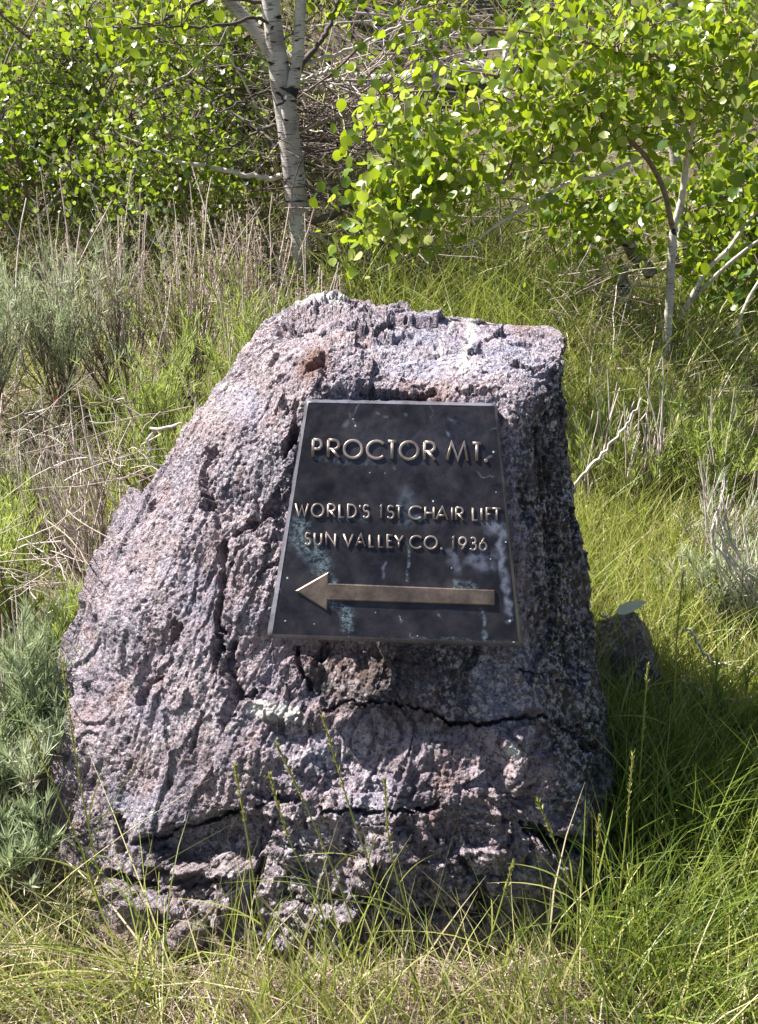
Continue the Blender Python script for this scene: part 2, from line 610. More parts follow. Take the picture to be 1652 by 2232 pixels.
top[7] = (top[6] + top[8]) / 2 + np.array([0, .06, .0])
rings[-1] = list(top)
cen = top.mean(0) + np.array([0, .06, -.03])
for s in (.6, .12):
    rings.append(list(cen + (top - cen) * s + np.array([0, .03, -.03 * (1 - s)])))
CT = np.array(rings)


def cr(pl, idx, f, periodic, lin):
    m = pl.shape[0]
    if periodic:
        g = lambda k: pl[k % m]
    else:
        g = lambda k: pl[np.clip(k, 0, m - 1)]
    p0, p1, p2, p3 = g(idx - 1), g(idx), g(idx + 1), g(idx + 2)
    f = f.reshape((-1,) + (1,) * (pl.ndim - 1))
    c = 0.5 * (2 * p1 + (p2 - p0) * f + (2 * p0 - 5 * p1 + 4 * p2 - p3) * f ** 2 + (3 * p1 - p0 - 3 * p2 + p3) * f ** 3)
    return c * (1 - lin) + (p1 * (1 - f) + p2 * f) * lin


cnt = [96, 140, 144, 146, 116, 16, 14, 14, 18]
ia = np.concatenate([np.full(c, k) for k, c in enumerate(cnt)])
fa = np.concatenate([np.arange(c) / c for c in cnt])
vcn = [34, 72, 76, 80, 80, 72, 58, 56, 54, 14, 6]
iv = np.concatenate([np.full(c, k) for k, c in enumerate(vcn)] + [[len(vcn) - 1]]).astype(int)
fv = np.concatenate([np.arange(c) / c for c in vcn] + [[1.0]])
R1 = cr(np.swapaxes(CT, 0, 1), ia, fa, True, .35)          # (U, rings, 3)
R2 = cr(np.swapaxes(R1, 0, 1), iv, fv, False, .35)         # (V, U, 3)
NV, NU = R2.shape[:2]


def grid_normals(p):
    du = np.roll(p, -1, 1) - np.roll(p, 1, 1)
    dv = np.gradient(p, axis=0)
    return nrm(np.cross(du, dv))


base_n = grid_normals(R2).reshape(-1, 3)
bp = R2.reshape(-1, 3).copy()
pix0 = project(bp)
cam_p = np.array([0, 0, CAM_Z])
facing = np.sum(base_n * nrm(cam_p - bp), 1) > -0.05

gr = nrm(np.array([.30, .22, .92]))
an = bp * 75 - 64 * (bp @ gr)[:, None] * gr[None]
bed = nrm(np.array([.10, -.35, .93]))


def seg_dist(q, pl):
    best = np.full(len(q), 1e9)
    for a, b in zip(pl[:-1], pl[1:]):
        a, b = np.array(a, float), np.array(b, float)
        t = np.clip(((q - a) @ (b - a)) / ((b - a) @ (b - a)), 0, 1)
        best = np.minimum(best, np.linalg.norm(q - a - t[:, None] * (b - a), axis=1))
    return best


def poly_sd(q, pg):
    d = seg_dist(q, list(pg) + [pg[0]])
    ins = np.zeros(len(q), bool)
    for (x1, y1), (x2, y2) in zip(pg, list(pg[1:]) + [pg[0]]):
        c = ((y1 > q[:, 1]) != (y2 > q[:, 1])) & (q[:, 0] < (x2 - x1) * (q[:, 1] - y1) / (y2 - y1 + 1e-9) + x1)
        ins ^= c
    return np.where(ins, -d, d)


# broad shape: facets and steps
low = fbm(bp * 3.4 + 2.2, 3)
dd = .020 * low
st = fbm(bp * np.array([5.5, 5.5, 4.0]) + 7.7, 3, .45) * 3.2
frac = st - np.floor(st)
dd += .011 * (np.floor(st) + sstep(.72, 1.0, frac) - st) * sstep(-.2, .3, perlin(bp * 2.7 + 31))
# chips: angular cells, each a small tilted plane, elongated along the grain
grv = an / 75.0                                             # coordinates squeezed along the grain
o1, d1, r1 = cells(grv * 26 + .35 * perlin(bp * 20)[:, None], 3)
o0, d0_, r0_ = cells(grv * 9.5 + .15 * perlin(bp * 12)[:, None], 57)
dd += (.006 * r0_[:, 0] + .024 * np.sum(o0 * r0_, 1)) * sstep(-.5, .1, perlin(bp * 2.3 + 70))
dd += .7 * (1 - .85 * sstep(1480, 1560, pix0[:, 1]) * sstep(600, 700, pix0[:, 0])) * sstep(-.35, .45, perlin(bp * 3.1 + 14)) * (.0052 * r1[:, 0] + .008 * np.sum(o1 * r1, 1))
o2, d2, r2 = cells(grv * 64 + .3 * perlin(bp * 50)[:, None], 9)
cm = sstep(-.30, .30, fbm(bp * 6.3 + 12, 2))
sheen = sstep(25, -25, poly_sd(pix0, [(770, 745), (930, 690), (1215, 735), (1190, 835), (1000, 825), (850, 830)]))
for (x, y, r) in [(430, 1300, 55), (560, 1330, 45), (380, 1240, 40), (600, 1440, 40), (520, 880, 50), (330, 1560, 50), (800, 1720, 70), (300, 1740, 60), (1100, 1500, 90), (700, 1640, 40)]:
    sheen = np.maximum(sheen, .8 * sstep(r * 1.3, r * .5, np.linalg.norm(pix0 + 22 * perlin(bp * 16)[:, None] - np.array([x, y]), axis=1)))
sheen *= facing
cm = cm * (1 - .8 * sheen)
dd += (.25 + .5 * cm) * (.0020 * r2[:, 0] + .0040 * np.sum(o2 * r2, 1))
# foliation streaks
dd += .0020 * perlin(an * .55) + .0020 * perlin(an * 1.3 + 5)
# popcorn crust
o3, d3, r3 = cells(bp * 118, 21)
dd += cm * (.0028 * (.55 - d3) + .0016 * r3[:, 0]) + .0014 * r3[:, 1]
dd += .0014 * perlin(bp * 230 + 40)
# pits
lowp = sstep(1650, 1850, pix0[:, 1])
pm = perlin(bp * np.array([26, 26, 15]) + 77)
dd -= .015 * sstep(.53, .62, pm + .12 * r2[:, 1]) * sstep(-.1, .3, perlin(bp * 5 + 50) + .6 * lowp)
# blocky horizontal bedding on the lower front
lowf = sstep(1560, 1760, pix0[:, 1]) * sstep(300, 620, pix0[:, 0])
zb = (bp @ bed)[:, None] * bed[None]
ob, db, rb_ = cells(bp * 11 + zb * 20 + .25 * perlin(bp * 9)[:, None], 31)
dd += lowf * (.007 * rb_[:, 0] + .007 * np.sum(ob * rb_, 1))
ob, db, rb2 = cells(bp * 26 + zb * 40 + .25 * perlin(bp * 21)[:, None], 44)
dd += lowf * (.004 * rb2[:, 0] + .004 * np.sum(ob * rb2, 1))
# jittered photo-plane coordinates for the marks below, so their edges are ragged
jit = r1[:, :2] * 4 + r2[:, :2] * 5 + np.stack([perlin(bp * 60 + 1), perlin(bp * 60 + 60)], 1) * 4 + r3[:, :2] * 2
q = pix0 + jit
# flat seat behind the plaque, slightly dressed
seat = sstep(30, -15, poly_sd(pix0, [(665, 880), (1085, 890), (1130, 1390), (600, 1380)])) * facing
dd = dd * (1 - .75 * seat) - .004 * seat

CRACKS = [  # polyline, half width, depth
    ([(470, 985), (452, 1010), (440, 1040), (447, 1070), (452, 1098)], 12, .050),
    ([(452, 1098), (468, 1150), (476, 1195)], 4, .010),
    ([(476, 1190), (478, 1240), (474, 1290), (472, 1350), (474, 1400)], 7.5, .045),
    ([(474, 1400), (470, 1440), (468, 1500)], 6, .028),
    ([(505, 1160), (535, 1150), (575, 1130), (605, 1110)], 9, .034),
    ([(390, 1355), (370, 1400), (345, 1450), (330, 1490)], 5, .020),
    ([(338, 1480), (318, 1505), (308, 1535)], 14, .040),
    ([(500, 1400), (497, 1470), (508, 1510), (505, 1560)], 8, .030),
    ([(512, 1512), (530, 1518), (552, 1512)], 9, .035),
    ([(438, 1560), (425, 1600), (418, 1640)], 5, .016),
    ([(640, 1420), (652, 1460), (668, 1500)], 7, .025),
    ([(700, 1545), (760, 1528), (850, 1530), (900, 1545), (960, 1568)], 3.0, .018),
    ([(960, 1568), (1050, 1585), (1110, 1568), (1180, 1566), (1250, 1585), (1300, 1575)], 3.5, .026),
    ([(1270, 1600), (1285, 1630)], 14, .05),
    ([(1130, 1460), (1200, 1475), (1270, 1490)], 2.5, .014),
    ([(245, 1785), (258, 1810), (262, 1850)], 13, .045),
    ([(300, 1832), (370, 1806), (450, 1790), (520, 1768)], 8, .055),
    ([(700, 1765), (770, 1770), (830, 1762), (900, 1770), (960, 1748)], 4, .022),
    ([(560, 1760), (600, 1750), (650, 1742)], 6, .020),
    ([(1035, 1930), (1050, 1970), (1040, 2000)], 15, .040),
    ([(1000, 1870), (1020, 1900), (1090, 1905)], 6, .022),
    ([(640, 880), (632, 960), (618, 985)], 9, .028),
    ([(610, 1060), (600, 1090), (570, 1120)], 8, .028),
    ([(560, 1250), (600, 1230)], 5, .015),
    ([(690, 700), (640, 720)], 6, .02),
    ([(1110, 785), (1150, 800), (1190, 795)], 7, .02),
    ([(1090, 850), (1060, 860), (1000, 858)], 5, .016),
    ([(790, 858), (840, 862), (900, 868), (945, 862)], 9, .03),
    ([(230, 1905), (300, 1925), (340, 1940)], 9, .04),
    ([(560, 1890), (548, 1950), (552, 2010)], 8, .035),
    ([(620, 1960), (700, 1975), (800, 1950)], 4, .02),
    ([(870, 2000), (960, 1985), (1080, 1990)], 4, .02),
    ([(1190, 1000), (1200, 1150), (1230, 1320), (1250, 1450)], 5, .016),
    ([(1165, 930), (1175, 1060), (1190, 1180)], 4, .012),
]
for pl, w, dep in CRACKS:
    a = np.array(pl)
    m = facing & (q[:, 0] > a[:, 0].min() - 30) & (q[:, 0] < a[:, 0].max() + 30) & (q[:, 1] > a[:, 1].min() - 30) & (q[:, 1] < a[:, 1].max() + 30)
    dist = seg_dist(q[m], pl)
    ww_ = 1.3 * w * (.85 + .45 * perlin(bp[m] * 22 + 5))
    dd[m] -= dep * sstep(1.0, .72, dist / np.maximum(ww_, 1.2))
HOLES = [
    ([(290, 1838), (400, 1800), (520, 1772), (590, 1790), (575, 1850), (540, 1885), (440, 1905), (340, 1880)], 16, .055),
    ([(1128, 1795), (1200, 1806), (1290, 1832), (1296, 1868), (1215, 1866), (1165, 1830)], 9, .085),
    ([(735, 708), (790, 700), (850, 732), (905, 706), (928, 722), (905, 748), (830, 748), (760, 728)], 14, .016),
    ([(846, 680), (890, 684), (892, 698), (850, 700)], 6, .03),
    ([(665, 790), (705, 765), (715, 785), (690, 815), (665, 812)], 8, .025),
    ([(590, 700), (625, 690), (635, 715), (600, 730)], 9, .02),
    ([(300, 1890), (420, 1912), (470, 1930), (400, 1950), (310, 1925)], 10, .035),
    ([(650, 930), (615, 960), (605, 1000), (640, 985)], 8, .018),
]
for pg, soft, dep in HOLES:
    a = np.array(pg)
    m = facing & (q[:, 0] > a[:, 0].min() - 40) & (q[:, 0] < a[:, 0].max() + 40) & (q[:, 1] > a[:, 1].min() - 40) & (q[:, 1] < a[:, 1].max() + 40)
    sd = poly_sd(q[m], pg)
    dd[m] -= dep * sstep(soft * .25, -soft * .6, sd)
# proud lips and ribs
RIBS = [([(690, 1560), (640, 1580), (590, 1545)], 26, .014), ([(1110, 1620), (1125, 1650), (1120, 1690)], 26, .016),
        ([(340, 1925), (420, 1890), (470, 1880), (520, 1905)], 16, .028), ([(240, 1960), (320, 1975), (380, 1990)], 30, .028),
        ([(860, 722), (930, 735), (1000, 745)], 22, .010), ([(1200, 880), (1222, 1050), (1245, 1250)], 12, .010),
        ([(1140, 990), (1165, 1200), (1200, 1400)], 14, .009), ([(480, 1880), (505, 1940), (490, 2000)], 18, .02),
        ([(700, 830), (800, 835), (900, 850)], 20, .008)]
for pl, w, h in RIBS:
    m = facing
    dist = seg_dist(q[m], pl)
    dd[m] += h * sstep(w * 1.3, w * .3, dist)

vv = bp + base_n * dd[:, None]
n2 = grid_normals(vv.reshape(NV, NU, 3)).reshape(-1, 3)

# colour masks: vein, rust, varnish mixed with painted shade
vein = np.zeros(len(bp)); rust = np.zeros(len(bp)); varn_shade = np.zeros(len(bp))
for pl, w in [([(1030, 692), (1028, 735), (1016, 775), (1008, 815)], 9), ([(985, 695), (965, 740), (950, 780)], 2.5),
              ([(650, 648), (700, 640), (750, 644)], 9), ([(560, 1545), (600, 1552), (640, 1560)], 16), ([(500, 835), (490, 850)], 6),
              ([(1110, 1630), (1130, 1640)], 12)]:
    vein = np.maximum(vein, sstep(w * 1.5, w * .6, seg_dist(q, pl)))
for (x, y, r, a) in [(690, 790, 46, .9), (760, 655, 30, .5), (640, 650, 40, .3), (1140, 718, 22, .7), (930, 858, 60, .5), (540, 1330, 40, .35), (360, 1360, 40, .3), (300, 1700, 60, .3),
                     (420, 1640, 60, .25), (200, 1780, 50, .3), (760, 1500, 120, .35), (1000, 1760, 130, .35), (880, 1640, 140, .25), (1150, 1700, 60, .5), (600, 1450, 40, .3), (1180, 1500, 60, .4)]:
    rust = np.maximum(rust, a * sstep(r * 1.5, r * .3, np.linalg.norm(q - np.array([x, y]), axis=1)))
rust *= sstep(-.5, .3, perlin(bp * 14 + 9))
side = sstep(1085, 1150, q[:, 0] - (q[:, 1] - 900) * .11) * sstep(860, 930, q[:, 1])  # right face darkened in colour where it turns from the sun
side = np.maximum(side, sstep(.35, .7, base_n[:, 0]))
under = sstep(30, -40, poly_sd(q, [(660, 1400), (1160, 1400), (1330, 1560), (1340, 1700), (1180, 1600), (1100, 1590), (960, 1620), (830, 1580), (720, 1555), (660, 1500)])) * .85  # brown varnish plus painted shade below the plaque
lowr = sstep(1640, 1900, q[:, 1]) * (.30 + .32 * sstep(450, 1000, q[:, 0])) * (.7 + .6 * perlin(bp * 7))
varn_shade = np.clip(np.maximum(np.maximum(side, under), lowr), 0, 1)
ii, jj = np.meshgrid(np.arange(NV - 1), np.arange(NU), indexing='ij')
ii, jj = ii.ravel(), jj.ravel(); j2 = (jj + 1) % NU
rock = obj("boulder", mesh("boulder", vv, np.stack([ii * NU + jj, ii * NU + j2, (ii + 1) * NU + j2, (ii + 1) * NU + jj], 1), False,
                           {"mask": np.stack([vein, rust, varn_shade], 1), "sheen": sheen}), M_ROCK,
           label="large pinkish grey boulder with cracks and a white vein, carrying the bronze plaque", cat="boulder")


# smaller stones ------------------------------------------------------
def stone(name, label, c, size, seed, mk=(0, .1, .3), flat=1.0, rot=0.0, step=.10):
    u = np.linspace(0, 2 * np.pi, 90, endpoint=False)
    v = np.linspace(-np.pi / 2, np.pi / 2, 56)
    U, W = np.meshgrid(u, v)
    n = np.stack([np.cos(W) * np.cos(U), np.cos(W) * np.sin(U), np.sin(W)], -1).reshape(-1, 3)
    r = np.random.default_rng(seed)
    s = np.ones(len(n))
    for _ in range(11):      # cut flat facets
        d = nrm(r.normal(size=3)); h = r.uniform(.55, .85)
        s = np.minimum(s, np.where(n @ d > 1e-3, h / np.maximum(n @ d, 1e-3), 9))
    p = n * np.minimum(s, 1.0)[:, None]
    p *= (1 + .08 * fbm(p * 3 + seed, 3) + .035 * perlin(p * 9 + seed) + .03 * perlin(p * np.array([6, 6, 22]) + seed))[:, None]
    p = p * np.array(size)
    cz, sz = math.cos(rot), math.sin(rot)
    p = p @ np.array([[cz, sz, 0], [-sz, cz, 0], [0, 0, 1]])
    a, b = np.meshgrid(np.arange(55), np.arange(90), indexing='ij')
    a, b = a.ravel(), b.ravel(); b2 = (b + 1) % 90
    o = obj(name, mesh(name, p, np.stack([a * 90 + b, a * 90 + b2, (a + 1) * 90 + b2, (a + 1) * 90 + b], 1), True,
                       {"mask": np.tile(np.array(mk, float), (len(p), 1))}), M_ROCK, label=label, cat="rock")
    o.location = Vector([float(t) for t in c])
    return o


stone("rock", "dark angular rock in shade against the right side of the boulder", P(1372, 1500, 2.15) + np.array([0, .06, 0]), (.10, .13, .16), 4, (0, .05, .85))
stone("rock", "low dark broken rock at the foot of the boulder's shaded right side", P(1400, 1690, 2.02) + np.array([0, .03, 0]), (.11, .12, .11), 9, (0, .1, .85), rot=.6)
stone("rock", "pale rounded stone in the grass at the boulder's lower left foot", P(285, 2010, 1.60), (.075, .055, .055), 15, (0.0, .2, .35), rot=.3)
stone("rock", "small pinkish stone beside the pale rounded stone under the ledge", P(400, 2045, 1.55), (.045, .035, .033), 21, (0, .2, .35))
stone("rock", "small pale flat stone lying in shaded grass right of the boulder", P(1432, 1612, 2.0), (.028, .02, .016), 33, (.6, 0, .0))

# ------------------------------------------------------------------ the plaque
def cpx(x, y):
    """close-up measure of the plaque -> photo position"""
    k = 690 / 1652
    return (650 + x * k) * IW / 1895, (980 + y * k) * IW / 1895


PC = P(*cpx(790, 760), 1.80)
lean = math.radians(28.0)
roll = math.radians(-1.6)
pn = np.array([0, -math.cos(lean), math.sin(lean)])
pu0 = np.array([1.0, 0, 0])
pv0 = np.array([0, math.sin(lean), math.cos(lean)])
pu = pu0 * math.cos(roll) + pv0 * math.sin(roll)
pv = np.cross(pn, pu)


def on_plaque(x, y):
    px, py = cpx(x, y)
    d = nrm(P(px, py, 1.0) - cam_p)
    t = ((PC - cam_p) @ pn) / (d @ pn)
    h = cam_p + d * t - PC
    return np.array([h @ pu, h @ pv])


plaque = thing("plaque", "dark bronze plaque with raised lettering and arrow fixed to the boulder", "plaque", PC)
PM = Matrix(((pu[0], pv[0], pn[0], PC[0]), (pu[1], pv[1], pn[1], PC[1]), (pu[2], pv[2], pn[2], PC[2]), (0, 0, 0, 1)))
plaque.matrix_world = PM

co = [on_plaque(*c) for c in ((38, 1468), (1574, 1530), (1418, 60), (275, 36))]      # BL BR TR TL (outer edge)
inr = [on_plaque(*c) for c in ((72, 1448), (1548, 1500), (1402, 84), (290, 62))]
nu, nv2 = 230, 230


def bil(c, u, v):
    return (c[0] * (1 - u) + c[1] * u) * (1 - v) + (c[3] * (1 - u) + c[2] * u) * v


uu, ww = np.meshgrid(np.linspace(0, 1, nu), np.linspace(0, 1, nv2), indexing='ij')
f2 = bil([c[None, None, :] for c in inr], uu[..., None], ww[..., None]).reshape(-1, 2)
face = np.concatenate([f2, np.zeros((len(f2), 1))], 1)
face[:, 2] += .0006 * fbm(np.concatenate([f2 * 14, np.zeros((len(f2), 1))], 1) + 4, 3)
# stain masks in plaque coordinates (given by close-up positions)
verd = np.zeros(len(f2)); pale = np.zeros(len(f2)); spot = np.zeros(len(f2))
kk = np.linalg.norm(on_plaque(500, 500) - on_plaque(600, 500)) / 100
wob = np.stack([perlin(np.concatenate([f2 * 60, np.zeros((len(f2), 1))], 1)), perlin(np.concatenate([f2 * 60, np.ones((len(f2), 1)) * 9.3], 1))], 1) * 22 * kk


def stain(arr, pts, w, a):
    pl = [on_plaque(*c) for c in pts]
    np.maximum(arr, a * sstep(w * kk * 1.5, w * kk * .2, seg_dist(f2 + wob, pl)), out=arr)


for s in [([(240, 790), (230, 880), (300, 960), (370, 1010), (370, 1080)], 62, .85), ([(200, 840), (160, 860)], 26, .6), ([(330, 930), (390, 1050)], 40, .95), ([(490, 1290), (530, 1340), (520, 1400)], 38, .95),
          ([(555, 1400), (560, 1425)], 18, .9), ([(880, 900), (888, 1040), (870, 1130)], 13, .8), ([(868, 620), (872, 780)], 45, .35), ([(1330, 1310), (1345, 1480)], 16, .8), ([(1150, 1160), (1280, 1175)], 30, .8),
          ([(420, 1110), (440, 1140)], 18, .8), ([(880, 1205), (895, 1240)], 16, .7), ([(100, 1080), (120, 1190)], 12, .7), ([(1490, 1365), (1500, 1375)], 18, .9), ([(910, 740), (960, 765)], 18, .8),
          ([(330, 310), (360, 325)], 16, .6), ([(875, 315), (905, 318)], 7, 1.0), ([(1385, 225), (1430, 225)], 9, .8), ([(790, 1480), (780, 1500)], 16, .7), ([(840, 1350), (845, 1380)], 10, .8), ([(1070, 1340), (1080, 1360)], 9, .7),
          ([(905, 1450), (900, 1470)], 9, .7), ([(420, 1250), (470, 1300)], 20, .55), ([(70, 1478), (900, 1480), (1560, 1505)], 12, .5), ([(330, 400), (480, 420), (700, 430)], 14, .35), ([(470, 760), (640, 770)], 14, .4)]:
    stain(verd, *s)
for s in [([(1430, 800), (1450, 1000), (1470, 1180), (1490, 1330)], 26, .9), ([(1380, 800), (1460, 850)], 60, .8), ([(1150, 960), (1180, 1060)], 42, .6), ([(1260, 1000), (1380, 1050)], 50, .65), ([(1330, 950), (1440, 980)], 50, .5),
          ([(520, 200), (600, 60)], 6, .5), ([(535, 130), (570, 200)], 10, .6), ([(740, 145), (770, 150)], 14, .6), ([(1125, 235), (1130, 250)], 19, .9), ([(1140, 170), (1160, 185)], 18, .5), ([(860, 140), (880, 145)], 12, .5),
          ([(690, 120), (705, 130)], 8, .6), ([(1025, 80), (1022, 170)], 3, .7), ([(750, 1030), (745, 1060)], 14, .8), ([(740, 1080), (735, 1110)], 10, .5), ([(815, 440), (818, 460)], 8, .8), ([(530, 190), (510, 210)], 20, .5), ([(870, 600), (890, 700)], 70, .25),
          ([(600, 300), (900, 350), (1200, 250)], 180, .12), ([(1300, 470), (1340, 500), (1400, 503)], 3, .9), ([(1360, 395), (1390, 390)], 10, .8)]:
    stain(pale, s[0], s[1] * .8, s[2] * .8)
for x, y, r in [(570, 205, 7), (1398, 357, 9), (1470, 900, 6), (660, 480, 4), (750, 488, 5), (1310, 632, 5), (1415, 598, 5), (1035, 655, 8), (160, 1110, 9), (118, 1182, 8), (690, 1320, 4), (1515, 1500, 10), (560, 160, 7),
                (325, 1385, 4), (1040, 55, 8), (1075, 66, 8), (300, 60, 5), (1495, 1372, 9), (505, 1440, 5), (500, 1350, 5), (525, 1465, 6), (150, 1370, 7), (935, 1170, 4), (840, 1360, 6), (945, 1460, 5), (1145, 1050, 6), (1380, 1000, 6)]:
    spot = np.maximum(spot, sstep(r * kk * 1.2, r * kk * .35, np.linalg.norm(f2 + wob * .3 - on_plaque(x, y), axis=1)))
pm3 = np.stack([verd, pale, spot], 1)
a, b = np.meshgrid(np.arange(nu - 1), np.arange(nv2 - 1), indexing='ij')
a, b = a.ravel(), b.ravel()
obj("plate_face", mesh("plate_face", face, np.stack([a * nv2 + b, (a + 1) * nv2 + b, (a + 1) * nv2 + b + 1, a * nv2 + b + 1], 1), True, {"mask": pm3}), M_PLATE, plaque)
# bevelled rim and body, wavy by a hair, subdivided so the edges are not ruler clean
TH = .034
ring_pts = []
for k in range(4):
    for s in np.linspace(0, 1, 40, endpoint=False):
        ring_pts.append((inr[k] * (1 - s) + inr[(k + 1) % 4] * s, co[k] * (1 - s) + co[(k + 1) % 4] * s))
ri = np.array([c[0] for c in ring_pts]); ro = np.array([c[1] for c in ring_pts])
wv = .0006 * rng.normal(size=ro.shape)
ro = ro + wv
lay = [np.concatenate([ri, np.full((160, 1), .0003)], 1), np.concatenate([ro, np.full((160, 1), -.0085)], 1), np.concatenate([ro, np.full((160, 1), -TH)], 1)]
lv = np.concatenate(lay)
fq = np.concatenate([[[k * 160 + m, k * 160 + (m + 1) % 160, (k + 1) * 160 + (m + 1) % 160, (k + 1) * 160 + m] for m in range(160)] for k in range(2)])
rm = np.zeros((len(lv), 3)); rm[:, 0] = .35 * sstep(.1, .6, perlin(lv * 30)); rm[:, 1] = .25; rm[:, 2] = .9 * (perlin(lv * 160 + 3) > .75)
obj("bevel_rim", mesh("bevel_rim", lv, fq[:, ::-1], False, {"mask": rm}), M_RIM, plaque)
bk = np.concatenate([ro, np.full((160, 1), -TH)], 1)
obj("back_plate", mesh("back_plate", np.concatenate([bk, bk.mean(0)[None]]), np.array([[160, (m + 1) % 160, m] for m in range(160)]), False, {"mask": np.zeros((161, 3))}), M_PLATE, plaque)


# lettering: strokes of a round geometric alphabet, swept with a rounded raised section
def arc(cx, cy, rx, ry, a0, a1, n=18):
    t = np.radians(np.linspace(a0, a1, n))
    return [(cx + rx * math.cos(k), cy + ry * math.sin(k)) for k in t]


GLY = {
    'P': [[(0, 0), (0, 1)], [(0, 1), (.5, 1)] + arc(.5, .73, .5, .27, 90, -90) + [(0, .46)]],
    'R': [[(0, 0), (0, 1)], [(0, 1), (.45, 1)] + arc(.45, .73, .5, .27, 90, -90) + [(0, .46)], [(.34, .46), (1, 0)]],
    'O': [arc(.5, .5, .5, .5, 0, 360, 40)],
    'C': [arc(.56, .5, .56, .5, 42, 318, 32)],
    'T': [[(0, 1), (1, 1)], [(.5, 1), (.5, 0)]],
    'M': [[(0, 0), (.2, 1), (.52, .02), (.82, 1), (1, 0)]],
    '.': [arc(.5, .06, .10, .10, 0, 360, 10)],
    'W': [[(0, 1), (.27, 0), (.5, .8), (.73, 0), (1, 1)]],
    'L': [[(0, 1), (0, 0), (1, 0)]],
    'D': [[(0, 0), (0, 1), (.35, 1)] + arc(.35, .5, .65, .5, 90, -90) + [(0, 0)]],
    "'": [[(.5, 1), (.4, .72)]],
    'S': [arc(.5, .745, .42, .255, 35, 262, 20) + arc(.5, .265, .46, .265, 80, -150, 20)],
    '1': [[(0, .86), (.6, 1), (.6, 0)]],
    'H': [[(0, 0), (0, 1)], [(1, 0), (1, 1)], [(0, .5), (1, .5)]],
    'A': [[(0, 0), (.5, 1), (1, 0)], [(.2, .34), (.8, .34)]],
    'I': [[(.5, 0), (.5, 1)]],
    'F': [[(0, 0), (0, 1), (1, 1)], [(0, .52), (.85, .52)]],
    'U': [[(0, 1), (0, .38)] + arc(.5, .38, .5, .38, 180, 360) + [(1, 1)]],
    'N': [[(0, 0), (0, 1), (1, 0), (1, 1)]],
    'V': [[(0, 1), (.5, 0), (1, 1)]],
    'E': [[(1, 1), (0, 1), (0, 0), (1, 0)], [(0, .52), (.85, .52)]],
    'Y': [[(0, 1), (.5, .48), (1, 1)], [(.5, .48), (.5, 0)]],
    '9': [arc(.5, .68, .5, .32, 0, 360, 30), [(.95, .55), (.36, 0)]],
    '3': [arc(.42, .755, .42, .245, 140, -80, 18) + arc(.45, .27, .5, .27, 85, -150, 20)],
    '6': [arc(.5, .32, .5, .32, 0, 360, 30), [(.05, .45), (.64, 1)]],
}


def sweep(pl, w, h):
    """raised stroke with a softly ridged top along a 2D polyline; mitred at corners"""
    p = np.array(pl, float)
    keep = [0] + [k for k in range(1, len(p)) if np.linalg.norm(p[k] - p[k - 1]) > 1e-5]
    p = p[keep]
    closed = np.linalg.norm(p[0] - p[-1]) < 1e-4
    if closed:
        p = p[:-1]
    n = len(p)
    prof = [(-.5, -.25), (-.5, .78), (-.30, 1.0), (0, .90), (.30, 1.0), (.5, .78), (.5, -.25)]
    V = []
    for k in range(n):
        a = p[k] - p[k - 1] if (k > 0 or closed) else p[1] - p[0]
        b = p[(k + 1) % n] - p[k] if (k < n - 1 or closed) else a
        a, b = nrm(a), nrm(b)
        na, nb = np.array([-a[1], a[0]]), np.array([-b[1], b[0]])
        m = nrm(na + nb)
        sc = min(1 / max(m @ na, .25), 2.2)
        e = np.zeros(2)
        for s, z in prof:
            V.append([*(p[k] + m * s * w * sc), z * h])
    c = len(prof)
    F = []
    for k in range(n if closed else n - 1):
        k2 = (k + 1) % n
        for s in range(c - 1):
            F.append([k * c + s, k2 * c + s, k2 * c + s + 1, k * c + s + 1])
    V = np.array(V)
    if not closed:      # end caps fan
        for k, flip in ((0, False), (n - 1, True)):
            V = np.concatenate([V, V[k * c:(k + 1) * c].mean(0)[None]])
            ctr = len(V) - 1
            for s in range(c - 1):
                t = [k * c + s, k * c + s + 1, ctr, ctr]
                F.append(t[::-1] if flip else t)
    return V, F


LINES = [
    (300 + 12, 1.0, 17, .0027, [(306, 278, 398), (1380, 302, 424)],
     [('P', 310, 376), ('R', 401, 484), ('O', 496, 619), ('C', 634, 752), ('T', 757, 825), ('O', 830, 955), ('R', 976, 1056), ('M', 1113, 1250), ('T', 1263, 1333), ('.', 1338, 1370)]),
    (0, 1.0, 11.5, .0023, [(205, 662, 750), (1450, 694, 778)],
     [('W', 207, 294), ('O', 305, 386), ('R', 402, 456), ('L', 470, 512), ('D', 522, 582), ("'", 592, 606), ('S', 612, 660), ('1', 712, 736), ('S', 757, 808), ('T', 808, 856), ('C', 888, 974), ('H', 984, 1046),
      ('A', 1050, 1130), ('I', 1142, 1158), ('R', 1168, 1222), ('L', 1268, 1310), ('I', 1318, 1334), ('F', 1352, 1392), ('T', 1384, 1450)]),
    (0, 1.0, 11.5, .0023, [(265, 838, 920), (1365, 870, 956)],
     [('S', 265, 310), ('U', 322, 374), ('N', 392, 456), ('V', 495, 562), ('A', 570, 636), ('L', 651, 690), ('L', 706, 746), ('E', 758, 800), ('Y', 802, 862), ('C', 893, 974), ('O', 980, 1066), ('.', 1074, 1102),
      ('1', 1144, 1168), ('9', 1186, 1240), ('3', 1254, 1302), ('6', 1310, 1362)]),
]
